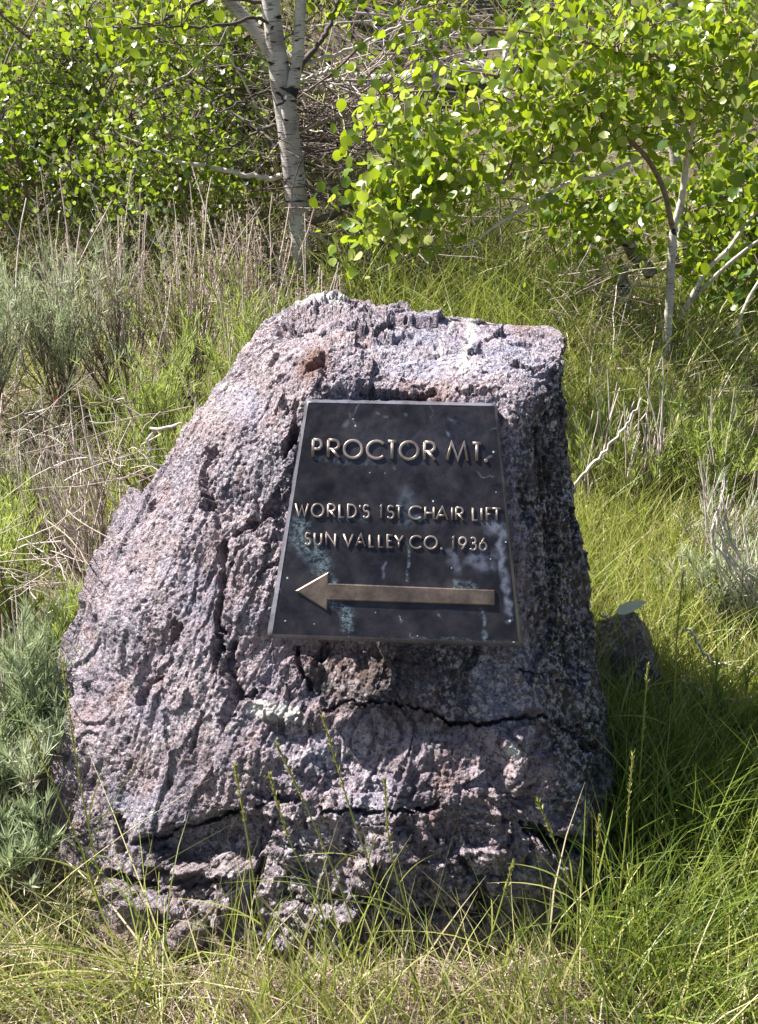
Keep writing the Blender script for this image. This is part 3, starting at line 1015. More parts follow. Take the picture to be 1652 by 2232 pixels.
for _, _, sw, hh, (la, lb), chars in LINES:
    for ch, x0, x1 in chars:
        tm = ((x0 + x1) / 2 - la[0]) / (lb[0] - la[0])
        yt, yb = la[1] + (lb[1] - la[1]) * tm, la[2] + (lb[2] - la[2]) * tm
        A0 = on_plaque((x0 + x1) / 2, yb); A1 = on_plaque((x0 + x1) / 2, yt)
        wd = np.linalg.norm(on_plaque(x1, (yt + yb) / 2) - on_plaque(x0, (yt + yb) / 2))
        ht = np.linalg.norm(A1 - A0)
        w = sw * kk
        cx = A0[0] + .5 * (A1[0] - A0[0])
        V, F, n = [], [], 0
        for pl in GLY[ch]:
            if ch == '.':
                pts = [((cx + (x - .5) * 3.4 * w), A0[1] + w * .68 + (y - .06) * 3.4 * w) for x, y in pl]
            else:
                iw, ih = max(wd - w, .001), ht - w
                if ch == 'I':
                    iw = 1e-4
                pts = [(cx - iw / 2 + x * iw, A0[1] + w / 2 + y * ih) for x, y in pl]
            v, f = sweep(pts, w * .68 if ch == '.' else w, hh * (1.0 if n == 0 else .985))
            V.append(v); F.append(np.array(f) + n); n += len(v)
        o = obj("letter", mesh("letter", np.concatenate(V), np.concatenate(F)), M_LETTER, plaque)
        o["label"] = f"raised bronze character {ch}" if ch not in ".'" else ("raised bronze full stop" if ch == '.' else "raised bronze apostrophe")
# arrow
apx = [(213, 1190), (410, 1078), (410, 1146), (1405, 1186), (1405, 1278), (405, 1246), (402, 1310)]
ap = np.array([on_plaque(*c) for c in apx])
ac = ap.mean(0)
m7 = len(ap)


def inset(p, d):
    out = []
    for k in range(len(p)):
        a, b = nrm(p[k] - p[k - 1]), nrm(p[(k + 1) % len(p)] - p[k])
        na, nb = np.array([-a[1], a[0]]), np.array([-b[1], b[0]])
        m = nrm(na + nb)
        out.append(p[k] + m * d / max(m @ na, .3))
    return np.array(out)


sgn = np.sign(np.sum(ap[:, 0] * np.roll(ap[:, 1], -1) - np.roll(ap[:, 0], -1) * ap[:, 1]))
ain = inset(ap, .0018 * sgn)
av = np.concatenate([np.c_[ap, np.full(m7, -.002)], np.c_[ap, np.full(m7, .0022)], np.c_[ain, np.full(m7, .0034)]])
af = [[k * m7 + s, k * m7 + (s + 1) % m7, (k + 1) * m7 + (s + 1) % m7, (k + 1) * m7 + s] for k in range(2) for s in range(m7)]
me = bpy.data.meshes.new("arrow")
me.from_pydata(av.tolist(), [], af + [[2 * m7 + s for s in range(m7)]])
if sgn < 0:
    me.flip_normals()
me.update()
obj("arrow", me, M_ARROW, plaque)

#__VEGETATION__
# ------------------------------------------------------------------ aspens
def leaf_variants(mat, n=8):
    out = []
    for k in range(n):
        v = _lo.copy()
        v[:, 2] *= 1 + rng.normal() * .8
        v[:, 2] += .10 * rng.normal() * (v[:, 1] - .5) ** 2 + .12 * rng.normal() * v[:, 0] * v[:, 1]
        v[:, 0] *= rng.uniform(.86, 1.06)
        me = mesh("leaf", v, _lf, True, {"tint": np.full(len(v), (k + .5) / n)})
        me.materials.append(mat)
        out.append(me)
    return out


LEAVES = leaf_variants(M_ASPEN)


def nearest_on(skel, p):
    d = np.linalg.norm(skel[None, :, :] - p[:, None, :], axis=2)
    return skel[np.argmin(d, 1)]


def leafy(parent, skel, centers, per, size, mat, single=0, spread=.10, tint_mid=.5, fine=True, twig_mat=None, twig_r=.0022, hang=.35):
    """twigs from the limbs to each spray of leaves, then the leaves; the nearest 'single' leaves are parts of their own"""
    a = nearest_on(skel, centers)
    n = len(centers)
    t = np.linspace(0, 1, 6)
    mid = (a + centers) / 2 + rng.normal(size=(n, 3)) * .04 + np.array([0, 0, .03])
    tw = a[:, None] * ((1 - t) ** 2)[None, :, None] + 2 * mid[:, None] * (t * (1 - t))[None, :, None] + centers[:, None] * (t ** 2)[None, :, None]
    tr = twig_r * (1.25 - t)[None] * np.ones((n, 1))
    v, f, tt = tubes(tw, tr, 4)
    o = obj("twigs", mesh("twigs", v, f, True, {"tint": tt}), twig_mat or M_WOODY, parent, kind="stuff")
    k = rng.integers(max(1, int(per * .6)), int(per * 1.4) + 1, n)
    idx = np.repeat(np.arange(n), k)
    u = rng.uniform(.35, 1.0, len(idx))
    pos = a[idx] * ((1 - u) ** 2)[:, None] + 2 * mid[idx] * (u * (1 - u))[:, None] + centers[idx] * (u ** 2)[:, None]
    pos = pos + rng.normal(size=pos.shape) * spread * np.array([1, 1, .8])
    fr = leaf_frames(len(pos))
    sz = size * rng.uniform(.5, 1.15, len(pos))
    tint = np.clip(rng.normal(tint_mid, .28, len(pos)), 0, 1)
    base = parent.matrix_world.translation if False else np.array(parent.location)
    order = np.arange(len(pos))
    if single:
        pp = project(pos)
        inside = (pp[:, 0] > 0) & (pp[:, 0] < IW) & (pp[:, 1] > 0) & (pp[:, 1] < IH)
        dist = np.linalg.norm(pos - cam_p, axis=1) / sz + np.where(inside, 0, 1e6)
        order = np.argsort(dist)
        for q_ in order[:single]:
            c = bpy.data.objects.new("leaf", LEAVES[int(min(7, tint[q_] * 8))])
            x, y, z = fr[0][q_], fr[1][q_], fr[2][q_]
            s_ = sz[q_]
            c.parent = parent
            p_ = pos[q_] - base
            c.matrix_local = Matrix(((x[0] * s_, y[0] * s_, z[0] * s_, p_[0]), (x[1] * s_, y[1] * s_, z[1] * s_, p_[1]), (x[2] * s_, y[2] * s_, z[2] * s_, p_[2]), (0, 0, 0, 1)))
            S.collection.objects.link(c)
        order = order[single:]
    if len(order):
        v, f, tt = leaves_mesh(pos[order] - base, tuple(m[order] for m in fr), sz[order], tint[order], fine)
        obj("foliage", mesh("foliage", v, f, True, {"tint": tt}), mat, parent, kind="stuff")
    o.location = Vector([-float(c) for c in base])
    return o


def bark_tube(name, r, parent, mat=None, k=10, black=None):
    """one trunk or limb of an aspen as an object of its own"""
    base = np.array(parent.location)
    v, f, t = tube_of(r, k)
    u = np.repeat(np.linspace(0, 1, len(r)), k)
    v = v + nrm(v - np.repeat(r[:, :3], k, 0)) * (.0016 * perlin(v * 26))[:, None]
    bl = black if black is not None else .35 * sstep(.12, .0, u)
    me = mesh(name, v - base, f, True, {"tint": t * 0 + .6, "black": np.full(len(v), 1.0) * bl})
    return obj(name, me, mat or M_BARK, parent)


def scatter_poly(pg, n, dep, jit_d):
    pg_a = np.array(pg, float)
    out = []
    lo, hi = pg_a.min(0), pg_a.max(0)
    while len(out) < n:
        c = rng.uniform(lo, hi, (n * 2, 2))
        c = c[poly_sd(c, pg) < 0]
        out.extend(c.tolist())
    out = np.array(out[:n])
    return np.array([P(x, y, dep + rng.uniform(-jit_d, jit_d)) for x, y in out])


# --- the white aspen behind the boulder
D = 4.6
tb = ground_at(672, D)
asp = thing("aspen_tree", "white aspen trunk with forked top standing behind the boulder", "tree", tb, "aspens on the slope")
tr = limb([(684, 690), (668, 610), (660, 560), (650, 480), (643, 400), (633, 320), (623, 240), (613, 180), (601, 100), (590, 0), (580, -150), (565, -450), (560, -1000)], D,
          [50, 46, 44, 42, 45, 43, 43, 42, 37, 34, 31, 26, 10], 70)
bark_tube("trunk", tr, asp, k=14)
l1 = limb([(632, 300), (628, 235), (640, 180), (650, 100), (656, 0), (664, -150), (690, -520)], D - .03, [22, 28, 25, 23, 21, 19, 8], 40)
l2 = limb([(612, 190), (600, 130), (570, 85), (535, 42), (490, -10), (430, -110), (380, -330)], D + .03, [30, 30, 27, 25, 22, 19, 8], 40)
bark_tube("limb", l1, asp); bark_tube("limb", l2, asp)
sk = [tr[:, :3], l1[:, :3], l2[:, :3]]
for pix, w, mt in [
    ([(615, 383), (580, 388), (520, 378), (450, 362), (390, 352), (350, 335), (310, 312), (250, 288)], [12, 10, 10, 9, 8, 7, 5, 3], M_PALEBR),
    ([(640, 172), (668, 130), (700, 88), (722, 50), (735, 0), (745, -60)], [14, 12, 10, 8, 6, 3], M_TWIG),
    ([(655, 488), (690, 480), (735, 465), (757, 440), (762, 410), (758, 380), (770, 345)], [9, 13, 14, 10, 7, 5, 3], M_TWIG),
    ([(628, 270), (590, 275), (555, 290), (520, 312), (480, 330), (440, 345)], [8, 7, 6, 5, 4, 2], M_TWIG),
    ([(612, 160), (680, 135), (760, 110), (830, 70), (900, 45), (960, 20)], [7, 7, 6, 5, 4, 3], M_PALEBR),
    ([(605, 195), (560, 205), (520, 225), (470, 250)], [7, 5, 4, 2], M_TWIG),
    ([(602, 60), (560, 40), (500, 52), (440, 60), (380, 58), (300, 52)], [6, 7, 6, 5, 4, 3], M_TWIG),
    ([(600, 10), (540, 0), (470, -8), (400, 20), (330, 55), (230, 62), (180, 58)], [6, 8, 8, 6, 5, 4, 3], M_TWIG),
    ([(650, 395), (690, 420), (740, 455), (800, 490), (830, 500)], [4, 5, 5, 4, 3], M_TWIG),
    ([(645, 285), (700, 270), (760, 250), (800, 235)], [7, 6, 4, 3], M_WOODY),
    ([(665, 500), (720, 530), (770, 560), (830, 580)], [5, 5, 4, 3], M_DRYSTEM),
    ([(645, 480), (590, 510), (540, 535), (480, 540)], [6, 5, 4, 3], M_WOODY),
    ([(650, 180), (700, 160), (720, 150)], [6, 5, 3], M_PALEBR),
    ([(640, 310), (690, 330), (760, 320), (850, 335)], [5, 4, 4, 2], M_TWIG),
    ([(605, 100), (650, 60), (700, 20), (730, -20)], [4, 4, 3, 3], M_WOODY),
    ([(590, 30), (560, 60), (520, 90), (450, 100), (380, 95)], [4, 4, 3, 3, 2], M_TWIG),
]:
    dd_ = D + np.linspace(0, rng.uniform(-.35, .35), len(pix))
    r = limb(pix, list(dd_), w, 30, rough=.003)
    bark_tube("branch", r, asp, mt, 7)
    sk.append(r[6:, :3])
sk = np.concatenate(sk)
cc = np.concatenate([scatter_poly([(250, -700), (900, -700), (980, -60), (820, 20), (700, 10), (250, -30)], 45, D, .8), scatter_poly([(650, 0), (820, -40), (860, 30), (760, 40)], 6, D + .3, .3),
                     scatter_poly([(130, 30), (420, -40), (420, 60), (250, 120)], 30, D, .35), scatter_poly([(930, -20), (1080, -20), (1070, 110), (1000, 130), (960, 60)], 26, D - .3, .3)])
leafy(asp, sk, cc, 11, .036, M_ASPEN, 120, .10, .4)

# --- aspens at right
t1 = thing("aspen_tree", "slender young aspen with curved pale stem and bright leaves right of the boulder", "tree", ground_at(1398, 3.75), "aspens on the slope")
r0 = limb([(1396, 900), (1402, 845), (1428, 805), (1450, 765), (1457, 690), (1461, 600), (1466, 520), (1468, 490)], 3.81, [20, 20, 18, 18, 17, 17, 16, 15], 44)
bark_tube("trunk", r0, t1)
B = [(limb([(1468, 495), (1486, 430), (1496, 350), (1508, 280), (1530, 190), (1580, 60), (1640, -90)], [3.81, 3.81, 3.81, 3.75, 3.69, 3.63, 3.57], [14, 13, 12, 11, 10, 8, 6]), M_PALEBR),
     (limb([(1466, 500), (1445, 410), (1408, 342), (1370, 305), (1300, 245), (1200, 200), (1080, 165), (960, 150)], [3.81, 3.75, 3.69, 3.57, 3.51, 3.45, 3.39, 3.39], [12, 11, 10, 9, 8, 7, 5, 3]), M_WOODY),
     (limb([(1400, 340), (1320, 380), (1240, 398), (1165, 440), (1090, 485), (1010, 545)], [3.69, 3.57, 3.51, 3.45, 3.39, 3.33], [8, 8, 8, 8, 6, 3]), M_PALEBR),
     (limb([(1370, 305), (1240, 330), (1130, 375), (1080, 400), (1010, 415), (900, 440), (800, 425)], [3.57, 3.51, 3.45, 3.39, 3.39, 3.33, 3.33], [8, 7, 8, 7, 6, 4, 3]), M_PALEBR),
     (limb([(1300, 245), (1150, 235), (980, 200), (830, 205)], [3.51, 3.45, 3.39, 3.39], [7, 5, 4, 3]), M_WOODY),
     (limb([(1510, 275), (1420, 160), (1300, 100), (1150, 70), (1010, 60)], [3.75, 3.63, 3.51, 3.51, 3.45], [8, 7, 6, 4, 3]), M_WOODY)]
for r, mt in B:
    bark_tube("branch", r, t1, mt, 7)
sk = np.concatenate([r[4:, :3] for r, _ in B])
cl = [scatter_poly([(775, 235), (900, 215), (1060, 200), (1150, 130), (1250, 130), (1420, 180), (1440, 330), (1300, 330), (1180, 350), (1060, 330), (930, 330), (800, 300)], 96, 3.51, .3),
      scatter_poly([(770, 395), (850, 330), (960, 330), (1060, 345), (1080, 380), (1010, 395), (960, 420), (900, 470), (880, 540), (815, 575), (800, 500), (775, 450)], 62, 3.36, .16),
      scatter_poly([(880, 430), (1010, 395), (940, 470), (870, 520)], 10, 3.36, .1),
      scatter_poly([(1130, 60), (1250, -60), (1660, -60), (1680, 170), (1400, 210), (1250, 140), (1130, 130)], 95, 3.57, .32),
      scatter_poly([(1400, 120), (1680, 60), (1690, 320), (1560, 330), (1430, 300)], 55, 3.69, .3),
      scatter_poly([(1060, 300), (1300, 300), (1290, 360), (1120, 370)], 16, 3.45, .2)]
leafy(t1, sk, np.concatenate(cl), 14, .033, M_ASPEN, 300, .07, .62)

t2 = thing("aspen_tree", "straighter grey white aspen close behind the slender curved one at right", "tree", ground_at(1490, 4.46), "aspens on the slope")
r0 = limb([(1489, 780), (1490, 700), (1492, 600), (1486, 480), (1476, 380), (1462, 250), (1455, 0), (1440, -400), (1430, -1000)], 4.52, [26, 25, 25, 23, 21, 20, 18, 14, 6], 60)
bark_tube("trunk", r0, t2)
B = [(limb([(1489, 560), (1440, 590), (1400, 600), (1330, 600), (1290, 580)], 4.46, [6, 6, 5, 4, 3]), M_PALEBR),
     (limb([(1478, 400), (1420, 440), (1350, 450), (1270, 440), (1230, 430)], [4.52, 4.34, 4.17, 4.05, 3.99], [8, 7, 6, 4, 3]), M_WOODY),
     (limb([(1484, 470), (1560, 440), (1640, 400), (1700, 380)], 4.46, [8, 7, 6, 4]), M_WOODY),
     (limb([(1456, 80), (1380, 10), (1290, -60), (1200, -160)], 4.4, [10, 9, 7, 4]), M_WOODY),
     (limb([(1456, 30), (1540, -60), (1640, -160)], 4.52, [9, 8, 5]), M_WOODY)]
for r, mt in B:
    bark_tube("branch", r, t2, mt, 7)
sk = np.concatenate([r[4:, :3] for r, _ in B] + [r0[30:, :3]])
cl = [scatter_poly([(1205, 400), (1290, 360), (1400, 330), (1450, 400), (1440, 520), (1370, 560), (1280, 630), (1235, 600), (1225, 500)], 66, 4.05, .25),
      scatter_poly([(1480, 330), (1690, 310), (1700, 620), (1560, 660), (1480, 600)], 80, 4.64, .35),
      scatter_poly([(1050, -500), (1750, -600), (1750, -40), (1100, -40)], 26, 4.4, .7)]
leafy(t2, sk, np.concatenate(cl), 14, .033, M_ASPEN, 300, .08, .48)

t3 = thing("aspen_sapling", "many stemmed aspen sapling with slanting pale stems at the right edge", "tree", ground_at(1500, 4.11), "aspens on the slope")
B = [(limb([(1478, 700), (1500, 662), (1540, 590), (1590, 540), (1640, 470), (1720, 380)], 4.05, [12, 11, 10, 9, 8, 6]), M_PALEBR),
     (limb([(1482, 685), (1540, 620), (1600, 565), (1660, 520), (1740, 480)], [4.11, 4.05, 3.99, 3.93, 3.93], [9, 9, 8, 7, 5]), M_PALEBR),
     (limb([(1600, 760), (1615, 690), (1650, 620), (1700, 560)], 3.93, [8, 8, 7, 6]), M_PALEBR),
     (limb([(1540, 720), (1580, 660), (1640, 600), (1700, 590)], 4.17, [7, 6, 5, 4]), M_WOODY)]
for r, mt in B:
    bark_tube("stem", r, t3, mt, 7)
sk = np.concatenate([r[8:, :3] for r, _ in B])
leafy(t3, sk, np.concatenate([scatter_poly([(1500, 540), (1700, 420), (1720, 700), (1600, 720), (1520, 680)], 60, 4.28, .3), scatter_poly([(1560, 300), (1710, 250), (1720, 480), (1600, 520)], 30, 4.05, .2)]), 8, .043, M_ASPEN, 150, .08, .35)

for nm, lab, pix, d, w in [
    ("aspen_snag", "broken grey aspen snag with black knots between boulder and young aspens", [(1398, 830), (1385, 770), (1366, 690), (1358, 620), (1352, 592)], 4.17, [30, 28, 27, 26, 24]),
    ("aspen_snag", "thin dark dead stem left of the broken grey snag", [(1330, 800), (1322, 740), (1312, 690), (1306, 640), (1300, 600)], 4.05, [17, 16, 15, 13, 8]),
    ("aspen_snag", "leaning pale trunk crossing behind the hanging leaves", [(1420, 600), (1345, 500), (1300, 430), (1262, 380), (1200, 280), (1140, 180)], 4.3, [28, 26, 25, 24, 20, 16])]:
    b0 = ground_at(pix[0][0], d)
    t = thing(nm, lab, "dead tree", b0)
    r = limb(pix, d, w, 30, rough=.004)
    bark_tube("trunk", r, t, M_BARK, 10, .75)
    for _ in range(5):
        a = r[rng.integers(6, len(r) - 2)]
        dv = nrm(np.array([rng.normal(), rng.normal() * .5, rng.uniform(-.2, .6)]))
        L = rng.uniform(.12, .4)
        c = np.array([[*(a[:3] + dv * L * s + np.array([0, 0, -.1 * s * s * L])), max(.0012, a[3] * .3 * (1 - s * .8))] for s in np.linspace(0, 1, 6)])
        bark_tube("branch", c, t, M_DRYSTEM, 5)

# --- fallen logs and dead branch piles on the slope
for lab, pix, d, w in [
    ("pale weathered log lying across the slope right of the white aspen", [(770, 175), (830, 186), (900, 180), (960, 168), (1040, 160), (1130, 150)], [6.0, 6.1, 6.2, 6.3, 6.4, 6.5], [30, 38, 46, 44, 42, 38]),
    ("thin grey log behind the white aspen trunk, near the branch pile", [(470, 160), (560, 178), (680, 188), (790, 200)], [5.7, 5.8, 5.9, 6.0], [18, 22, 24, 18]),
    ("short fallen log slanting down left of the white aspen", [(440, 235), (520, 280), (585, 330), (640, 360)], [5.6, 5.5, 5.4, 5.3], [20, 26, 24, 16]),
    ("upright pale snag above the long weathered log", [(1095, 190), (1105, 150), (1118, 110), (1125, 70)], [6.4, 6.4, 6.4, 6.4], [38, 36, 34, 30]),
    ("small pale stub of a log among leaves at upper left", [(315, 95), (328, 118), (345, 122)], [6.5, 6.5, 6.5], [16, 18, 12])]:
    r = limb(pix, d, w, 36, 10, .004)
    m = r[len(r) // 2, :3]
    t = thing("fallen_log", lab, "log", m)
    v, f, tt = tube_of(r, 10)
    v += nrm(v - np.repeat(r[:, :3], 10, 0)) * (.012 * perlin(v * 14))[:, None]
    obj("log_body", mesh("log_body", v - m, f, True, {"tint": tt * 0 + .7}), M_DEADLOG, t)
    for _ in range(4):
        a = r[rng.integers(4, len(r) - 3)]
        dv = nrm(np.array([rng.normal(), -.3 + rng.normal() * .4, rng.uniform(0, 1)]))
        L = rng.uniform(.1, .35)
        c = np.array([[*(a[:3] + dv * L * s - m), max(.0015, a[3] * .25 * (1 - s * .7))] for s in np.linspace(0, 1, 5)])
        v, f, tt = tube_of(c, 5)
        obj("branch_stub", mesh("branch_stub", v, f, True, {"tint": tt}), M_DRYSTEM, t)


def brushpile(lab, pg, d, jd, n, Ls, mats, rr=(.003, .010), bend=.25):
    c = scatter_poly(pg, n, d, jd)
    m = c.mean(0)
    t = thing("dead_branches", lab, "branches", m)
    for k, mt in enumerate(mats):
        ck = c[k::len(mats)]
        dv = nrm(rng.normal(size=ck.shape) * np.array([1, .5, .55]))
        L = rng.uniform(*Ls, len(ck))
        pts = quad_curve(ck - dv * L[:, None] / 2, dv, L, rng.normal(size=ck.shape) * bend, 7, .025)
        rad = rng.uniform(*rr, len(ck))[:, None] * np.linspace(1, .35, 7)[None]
        v, f, tt = tubes(pts - m, rad, 5)
        obj("twigs", mesh("twigs", v, f, True, {"tint": tt}), mt, t, kind="stuff")


brushpile("tangle of dead grey branches piled behind the white aspen trunk", [(440, 150), (620, 140), (800, 200), (830, 330), (700, 430), (540, 420), (440, 330)], 5.5, .5, 300, (.25, .9), [M_DRYSTEM, M_TWIG, M_DEADLOG], (.002, .008))
brushpile("thicket of bare dead twigs hanging round the foot of the white aspen", [(600, 230), (780, 230), (830, 470), (700, 540), (560, 480)], 4.75, .25, 150, (.12, .5), [M_DRYSTEM, M_TWIG, M_WOODY], (.0012, .0042))
brushpile("mat of bleached arching dead twigs in the hollow left of the boulder", [(60, 890), (330, 860), (385, 990), (300, 1070), (100, 1050)], 2.4, .12, 70, (.06, .22), [M_STALK, M_DRYSTEM, M_WOODY], (.0007, .0019), .5)
brushpile("pale dead twigs strewn low at the left edge under the sagebrush", [(-20, 1150), (200, 1140), (190, 1260), (0, 1290)], 2.08, .08, 45, (.06, .24), [M_STALK, M_DRYSTEM], (.0007, .0018))
brushpile("bleached sticks scattered between the white aspen and the hanging leaves", [(660, 180), (960, 240), (900, 420), (800, 500), (690, 420)], 5.2, .4, 150, (.2, .6), [M_DRYSTEM, M_WOODY], (.0018, .006))
brushpile("dry twig tangle at the foot of the right aspens", [(1190, 590), (1330, 580), (1380, 620), (1400, 740), (1380, 800), (1240, 700)], 3.9, .2, 70, (.12, .4), [M_DRYSTEM, M_WOODY, M_STRAW], (.0012, .003))
brushpile("dark tangle of dead twigs in the tall grass below the hanging leaves", [(840, 430), (1200, 400), (1230, 600), (1000, 620), (860, 580)], 4.5, .3, 130, (.15, .5), [M_TWIG, M_DRYSTEM, M_WOODY], (.0012, .004))
brushpile("dead sticks under the leafy bushes on the upper slope", [(650, 20), (1000, 40), (1100, 300), (850, 250)], 6.6, .5, 110, (.3, 1.0), [M_DRYSTEM, M_DEADLOG], (.003, .009))


# ------------------------------------------------------------------ leafy thicket on the slope
def thicket(lab, x, y, h, w, n_cl, per, tint=.55, grp="leafy bushes on the slope", mat=None, size=.027):
    b = G(np.array([x]), np.array([y]))[0]
    t = thing("leafy_bush", lab, "bush", b, grp)
    ns = rng.integers(5, 9)
    dv = nrm(np.stack([rng.normal(size=ns) * .45, rng.normal(size=ns) * .35, np.ones(ns)], 1))
    pts = quad_curve(b + rng.normal(size=(ns, 3)) * np.array([.12 * w, .08, 0]), dv, rng.uniform(.7, 1.0, ns) * h, rng.normal(size=(ns, 3)) * np.array([.25, .2, 0]), 9, .01)
    rad = rng.uniform(.006, .013, ns)[:, None] * np.linspace(1, .3, 9)[None]
    for k in range(ns):
        v, f, tt = tubes(pts[k:k + 1] - b, rad[k:k + 1], 6)
        obj("stem", mesh("stem", v, f, True, {"tint": tt}), M_PALEBR if k % 3 == 0 else M_WOODY, t)
    n_cl = int(n_cl * 1.35)
    c = rng.normal(size=(n_cl, 3))
    c = nrm(c) * (rng.random((n_cl, 1)) ** .45)
    c[:, 2] = c[:, 2] * .5 + .55
    c = b + c * np.array([w * .62, w * .5, h])
    c[:, 2] = np.maximum(c[:, 2], gz(c[:, 0], c[:, 1]) + .05)
    leafy(t, pts[:, 3:].reshape(-1, 3), c, per, size, mat or M_THICKET, 0, .085, tint, True, M_TWIG, .002)


LB = [
    ("broad low leaf bush behind the bleached stalks left of centre", -.95, 4.75, .62, .7, 120, 10, .55),
    ("leafy bush low at the left edge behind the sagebrush", -1.95, 4.6, .62, .75, 120, 10, .45),
    ("leafy bush in the middle left, just above the fluffy dry shrub", -1.45, 5.25, .85, .7, 130, 10, .6),
    ("tall leafy bush filling the left middle of the slope, thick with bright leaves", -1.15, 5.6, 1.15, .95, 230, 10, .62),
    ("leafy bush at the left edge of the slope above the dry stalks", -2.05, 5.3, 1.05, .9, 210, 10, .5),
    ("leafy bush just left of the white aspen's low pale branch", -.62, 5.35, .72, .6, 120, 9, .5),
    ("dark leaved bush in the top left corner of the slope", -2.4, 6.5, 1.2, 1.1, 200, 9, .30),
    ("leafy bush behind the tall left one, reaching the top of the view", -1.35, 6.7, 1.25, 1.1, 230, 9, .52),
    ("low spreading leaf bush between the two left bushes and the dry stalks", -1.55, 4.95, .62, .75, 140, 9, .42),
    ("yellow green bush above the dead branch pile", -.35, 7.0, 1.1, .9, 110, 9, .66),
    ("pale yellow bush high on the slope right of the white aspen's fork", .35, 7.1, 1.0, .8, 100, 9, .8),
    ("grey green bush beyond the long weathered log", .95, 7.2, .9, .8, 90, 8, .5),
    ("shaded bush high behind the hanging aspen leaves", 1.6, 7.0, 1.1, 1.0, 110, 8, .3),
    ("dark leafy bush at the far right behind the aspens", 2.3, 6.0, 1.1, 1.0, 120, 8, .2),
    ("low leafy bush at the right edge under the aspens", 1.62, 4.5, .75, .6, 80, 8, .3),
    ("small green bush below the dead branch pile, left of the white trunk", -.55, 4.95, .42, .4, 44, 8, .55),
    ("small bright bush in the gap right of the white aspen's foot", .12, 5.1, .34, .34, 30, 8, .6),
]
for a in LB:
    thicket(*a)


# ------------------------------------------------------------------ rabbitbrush and sagebrush
def brush(name, lab, cat, px, d, h, w, nm, nt, lp, mat, green=.75, nst=0, grp=None, leafL=(.03, .058), lw=.003, tint=.5, lean=(0, 0), stem=None, heads=False, stw=.0016, base=None):
    b = ground_at(px, d) if base is None else base
    b = b - np.array([0, 0, .01])
    t = thing(name, lab, cat, b, grp)
    az = rng.uniform(0, 2 * np.pi, nm); sp = np.abs(rng.normal(0, .55, nm)) * w / h * 1.3
    dv = nrm(np.stack([np.cos(az) * sp + lean[0], np.sin(az) * sp + lean[1], np.ones(nm)], 1))
    L = rng.uniform(.35, .7, nm) * h
    main = quad_curve(np.tile(b, (nm, 1)) + rng.normal(size=(nm, 3)) * np.array([.02, .02, 0]), dv, L, np.stack([rng.normal(size=nm) * .2, rng.normal(size=nm) * .2, np.full(nm, .15)], 1), 7, .02)
    rad = rng.uniform(.0028, .0058, nm)[:, None] * np.linspace(1, .45, 7)[None]
    v1 = tubes(main - b, rad, 5)
    mi = rng.integers(0, nm, nt); ui = rng.integers(2, 7, nt)
    st = main[mi, ui]
    dt = nrm(nrm(main[mi, ui] - main[mi, ui - 1]) * .6 + rng.normal(size=(nt, 3)) * .35 + np.array([lean[0] * .5, lean[1] * .5, .75]))
    Lt = rng.uniform(.25, .55, nt) * h
    tw = quad_curve(st, dt, Lt, np.stack([rng.normal(size=nt) * .15, rng.normal(size=nt) * .15, np.full(nt, .12)], 1), 6, .012)
    v2 = tubes(tw - b, np.full((nt, 1), stw) * np.linspace(1, .5, 6)[None], 4)
    v, f, tt = join([v1])
    obj("woody_base", mesh("woody_base", v, f, True, {"tint": tt}), stem or M_WOODY, t)
    obj("twigs", mesh("twigs", v2[0], v2[1], True, {"tint": v2[2]}), M_DRYSTEM if green < .5 else (stem or M_WOODY), t, kind="stuff")
    live = np.where(rng.random(nt) < green)[0]
    if len(live) and lp:
        k = np.repeat(live, lp)
        u = rng.uniform(.18, 1.0, len(k)) ** .8
        ix = np.minimum((u * 5).astype(int), 4); fr = (u * 5 - ix)[:, None]
        p = tw[k, ix] * (1 - fr) + tw[k, ix + 1] * fr
        tg = nrm(tw[k, ix + 1] - tw[k, ix])
        dl = nrm(tg * .75 + rng.normal(size=p.shape) * .42 + np.array([0, 0, .25]))
        LL = rng.uniform(*leafL, len(k)) * (1.1 - .35 * u)
        tn = np.clip(np.repeat(rng.normal(tint, .18, nt)[live], lp) + rng.normal(size=len(k)) * .12, 0, 1)
        v, f, tt = blades(p - b, dl, LL, nrm(rng.normal(size=p.shape)) * .12 + np.array([0, 0, .06]), np.full(len(k), lw), tn, 2)
        obj("foliage", mesh("foliage", v, f, True, {"tint": tt}), mat, t, kind="stuff")
    if nst:
        mi = rng.integers(0, nm, nst)
        s0 = main[mi, rng.integers(2, 6, nst)]
        ds = nrm(np.stack([rng.normal(size=nst) * .16 + lean[0] * .5, rng.normal(size=nst) * .14, np.ones(nst)], 1))
        pts = quad_curve(s0, ds, rng.uniform(.45, .95, nst) * h, np.stack([rng.normal(size=nst) * .1, rng.normal(size=nst) * .08, np.zeros(nst)], 1), 7, .006)
        v, f, tt = tubes(pts - b, rng.uniform(.0014, .0029, nst)[:, None] * np.linspace(1, .6, 7)[None], 4)
        obj("dead_stalks", mesh("dead_stalks", v, f, True, {"tint": tt}), M_STALK, t, kind="stuff")
        if heads:
            hv = np.where(rng.random(nst) < .75)[0]
            k = np.repeat(hv, 34)
            u = rng.uniform(.72, 1.0, len(k))
            ix = np.minimum((u * 6).astype(int), 5); fr = (u * 6 - ix)[:, None]
            p = pts[k, ix] * (1 - fr) + pts[k, ix + 1] * fr + rng.normal(size=(len(k), 3)) * .009
            d_ = nrm(rng.normal(size=p.shape) + np.array([0, 0, .7]))
            v, f, tt = blades(p - b, d_, rng.uniform(.006, .014, len(k)), rng.normal(size=p.shape) * .1, rng.uniform(.003, .006, len(k)), rng.random(len(k)), 1)
            obj("flower_heads", mesh("flower_heads", v, f, False, {"tint": tt}), M_HEAD, t, kind="stuff")
    return t


